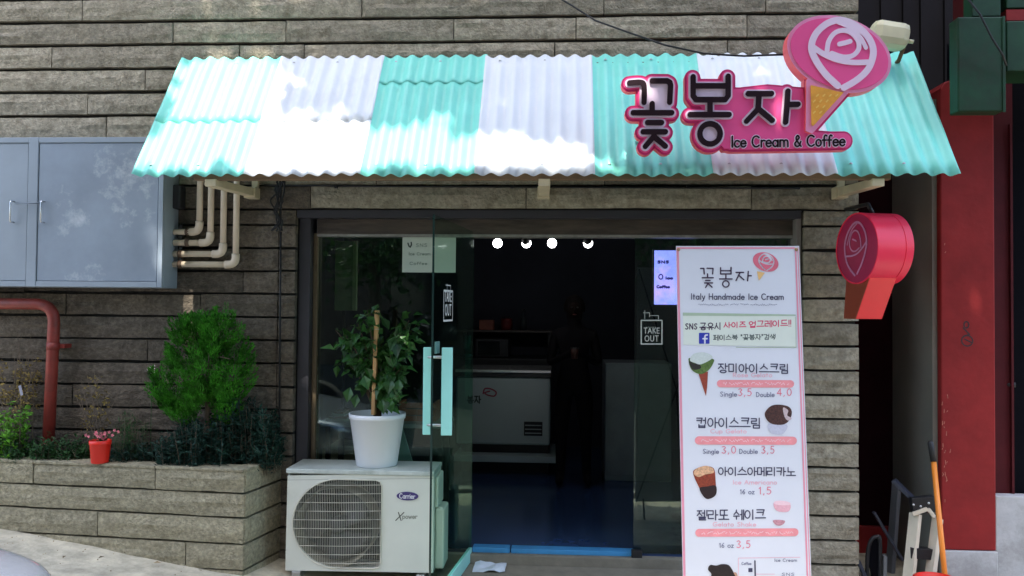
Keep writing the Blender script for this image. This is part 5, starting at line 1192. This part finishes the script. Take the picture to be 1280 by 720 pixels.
c = at(1176, 727, 4.45); MB().lathe([(0, 0), (.075, 0), (.082, .004), (.1, c.z - .045), (.108, c.z - .04), (.108, c.z - .03), (.095, c.z - .03), (.078, .01), (0, .01)], 32, (c.x, 4.5, .032)).build('tub', mat('red_plastic', (0, 0, 0)), rb)
MB().lathe([(.1075, 0), (.114, .004), (.114, .01), (.1075, .014)], 32, (c.x, 4.5, .032 + c.z - .045)).build('rim', mat('red_plastic', (0, 0, 0)), rb)

# ------------------------------------------------------------------ parked car whose nose shows at the lower left
car = thing('parked_car', 'silver car parked in the street, its rounded front just showing at the lower left', 'car', (-3.9, 2.45, gz(-3.9)))
SILV = mat('silver_car_paint', (.40, .44, .52), .2, .03, 4, metal=.6, coat=.8)
noseX = X(98, 3.05, 716); topz = Z(707, 3.05, 40) + .045
# sections: distance behind the nose, half width, bottom, shoulder height, top height
SEC = [(0, .42, .36, .44, .50), (.05, .60, .26, .50, topz - .09), (.16, .74, .22, .55, topz - .03), (.35, .80, .20, .60, topz), (.8, .84, .20, .66, topz + .09), (1.15, .85, .20, .70, topz + .15), (1.55, .85, .2, .74, 1.05), (1.95, .85, .2, .76, 1.34), (2.5, .85, .2, .78, 1.42), (3.1, .85, .2, .78, 1.38), (3.55, .83, .22, .76, 1.1), (3.8, .80, .25, .72, .92), (3.95, .7, .32, .6, .75)]
g0 = gz(-3.9) - .1
vs = []; n = 16; yc = 2.42
for (dx, hw, zb_, zs, zt_) in SEC:
    for i in range(n):
        a = 2 * math.pi * i / n; ca_, sa_ = math.cos(a), math.sin(a); y = hw * math.copysign(abs(ca_) ** .55, ca_)
        if sa_ >= 0: z = zs + (zt_ - zs) * abs(sa_) ** .8; y *= (1 - .22 * max(0, zt_ - 1.0) / .4 * abs(sa_)) if zt_ > 1 else 1
        else: z = zs - (zs - zb_) * abs(sa_) ** .45
        vs.append((noseX - dx, yc + y, z))
fs = [(k * n + i, k * n + (i + 1) % n, (k + 1) * n + (i + 1) % n, (k + 1) * n + i) for k in range(len(SEC) - 1) for i in range(n)] + [tuple(range(n)), tuple((len(SEC) - 1) * n + i for i in range(n))[::-1]]
o = MB().add(vs, fs, smooth=True).build('body', SILV, car); sbm = o.modifiers.new('u', 'SUBSURF'); sbm.levels = 2; sbm.render_levels = 2
DGL = mat('dark_car_glass', (.015, .018, .02), .08, spec=.8)
for s in (-1, 1):
    MB().prism([(noseX - 1.62, yc + s * .775, .92), (noseX - 2.45, yc + s * .75, .95), (noseX - 2.45, yc + s * .62, 1.32), (noseX - 2.02, yc + s * .64, 1.28)], (0, s * .03, 0)).build('side_window', DGL, car)
    MB().prism([(noseX - 2.52, yc + s * .75, .95), (noseX - 3.4, yc + s * .73, .95), (noseX - 3.1, yc + s * .62, 1.28), (noseX - 2.52, yc + s * .62, 1.32)], (0, s * .03, 0)).build('side_window', DGL, car)
    MB().box(-.05, .04, -.10, .10, -.045, .045, Matrix.Translation((noseX - .10, yc + s * .56, .47)) @ Matrix.Rotation(R(s * 25), 4, 'Z')).build('headlight', mat('clear_lamp', (.7, .72, .75), .1), car, .02)
    for dx in (.75, 3.2):
        w = MB(); M = Matrix.Translation((noseX - dx, yc + s * .76, g0 + .30)) @ Matrix.Rotation(R(90), 4, 'X')
        wo = w.lathe([(.19, -.09), (.29, -.09), (.31, -.07), (.31, .07), (.29, .09), (.19, .09)], 32, (0, 0, 0), M).build('wheel', mat('tyre_rubber', (.015, .015, .015), .8), car)
        MB().lathe([(0, -.06), (.19, -.075), (.19, .075), (0, .06)], 24, (0, 0, 0), M).build('rim', STEEL, wo)
MB().prism([(noseX - 1.42, yc - .62, .88), (noseX - 1.42, yc + .62, .88), (noseX - 1.93, yc + .5, 1.27), (noseX - 1.93, yc - .5, 1.27)], (.03, 0, .03)).build('windscreen', DGL, car)
MB().box(-.02, .01, -.4, .4, -.05, .05, Matrix.Translation((noseX + .0, yc, .33))).build('front_grille', BLK, car, .01)

# ------------------------------------------------------------------ street side behind the camera (seen in the reflections)
ob = thing('opposite_building', 'plain grey brick house across the street reflected in the shop glass', 'building', (0, -7, 0))
OBM = mat('dull_brick', (.13, .09, .07), .85, .2, 6, .2, 20); box('facade', OBM, -14, 14, -9, -7, 0, 8.5, ob)
for i in range(9):
    for j in range(3): f_ = box('window', DGL, -12.6 + i * 3, -11.2 + i * 3, -6.99, -6.95, .9 + j * 2.5, 2.3 + j * 2.5, ob)
for (tx_, ty_, s_) in ((-3.2, -3.6, 1), (2.6, -4.2, 1.1), (-7.5, -4.2, 1)):
    t = thing('offcamera_tree', ('leafy street tree across the road reflected in the left window' if tx_ == -3.2 else 'leafy street tree across the road facing the right pane' if tx_ > 0 else 'leafy street tree across the road near the far left'), 'tree', (tx_, ty_, 0))
    MB().tube([(tx_, ty_, -.1), (tx_ + .05, ty_, 1.2), (tx_, ty_, 2.4), (tx_ + .1, ty_, 3.6)], [.16, .12, .1, .04], 10).build('trunk', TWIG, t)
    b = MB()
    for k in range(60):
        v = rv().normalized(); c = Vector((tx_, ty_, 3.1)) + Vector((v.x * 1.5, v.y * 1.2, v.z * 1.2)) * s_ * random.uniform(.5, 1)
        for i in range(34): leaf_mesh(b, c + rv() * .22, rv(), rv(), random.uniform(.1, .18), .09)
    b.build('crown', mat('street_leaf', (.05, .12, .03), .5, .3, 4, isl=.4, trans=.3), t)

# added out-of-view tree above the alley: leaves placed to shade the front, one gap lets the sun onto the awning
tn = math.tan(R(SUN_EL)) / math.cos(R(SUN_AZ))
tt = thing('offcamera_tree', 'added out-of-view tree over the alley, crown shaped to dapple the awning with shade', 'tree', (4.2, -.9, 0))
b = MB(); random.seed(21)
def interp(x, T):
    for (xa, va), (xb, vb) in zip(T[:-1], T[1:]):
        if xa <= x <= xb: return va + (vb - va) * (x - xa) / (xb - xa)
    return T[0][1] if x < T[0][0] else T[-1][1]
q0 = AF[1] + tn * AF[0] - .05
UP = [(-9, q0 - .3), (-2.42, q0 - .3), (-2.35, q0 + 1.97), (-1.62, q0 + 1.97), (-1.45, q0 + .86), (-.4, q0 + .80), (-.3, q0 + .52), (.25, q0 + .50), (.35, q0 + .20), (1.25, q0 + .16), (1.4, q0 - .3), (9, q0 - .3)]
n_ = 0
while n_ < 17000:
    x = random.uniform(-4.3, 3.3); q = random.uniform(q0 - 3.5, q0 + 2.35)
    rag = noise.noise(Vector((x * 2.2, q * 2.2, 5))) * .10 + noise.noise(Vector((x * 9, q * 5, 9))) * .06
    if q0 - .09 < q < interp(x, UP) + rag + (.06 if x < 1.4 else 0): continue
    if q > q0 and random.random() < (.62 if x < 1.3 else .4): continue
    P = Vector((x, WY, q - tn * WY)) + sdir * random.uniform(6.4, 9.0)
    if P.z < 2.3 or P.z < 2.2 + P.y * .55: continue
    leaf_mesh(b, P, rv(), sdir + rv() * .5, random.uniform(.16, .25), .2, .1); n_ += 1
b.build('crown', MATS['street_leaf'], tt)
c = Vector((0, WY, q0 - .9 - tn * WY)) + sdir * 7
MB().tube([(4.2, -.9, -.1), (4.1, -.8, 2.5), (3.7, -.5, 5), (2.6, .0, 7.2), (c.x + 1, c.y, c.z - .1), (c.x - 2, c.y - .1, c.z), (c.x - 5, c.y, c.z)], [.24, .2, .17, .14, .1, .07, .03], 12).build('trunk', TWIG, tt)

# paint chips on the column, fallen leaves and grit on the pavement
random.seed(31)
ch = []
for k in range(26):
    x = 1178 + abs(random.gauss(0, 4)); y = random.uniform(490, 600) if k < 18 else random.uniform(300, 680); ch.append([(x, y), (x + random.uniform(-1.5, 1.5), y + random.uniform(1, 5))])
ink('paint_chips', mat('chipped_paint', (.34, .13, .09), .8, .5, 60), ch, .45, gm_, 0, None, .35, nb)
b = MB()
for k in range(70):
    x, y = random.uniform(-3.3, 2.2), random.uniform(3.5, 4.6); a = random.uniform(0, 6.28)
    leaf_mesh(b, Vector((x, y, gz(x) + .014)), Vector((math.cos(a), math.sin(a), .12)), Vector((0, 0, 1)) + rv() * .2, random.uniform(.02, .05), random.uniform(.012, .025))
for k in range(500):
    x, y = random.uniform(-3.4, 2.0), random.uniform(3.4, 4.7); r_ = random.uniform(.002, .005); z = gz(x) + .008
    b.add([(x - r_, y, z), (x, y - r_, z), (x + r_, y, z), (x, y + r_, z), (x, y, z + r_ * 1.5)], [(0, 1, 4), (1, 2, 4), (2, 3, 4), (3, 0, 4)])
tag(b.build('fallen_leaves', mat('dead_leaf_grit', (.20, .15, .08), .9, .4, 9, isl=.5)), 'dry fallen leaves and grit scattered over the pavement', 'litter', kind='stuff')
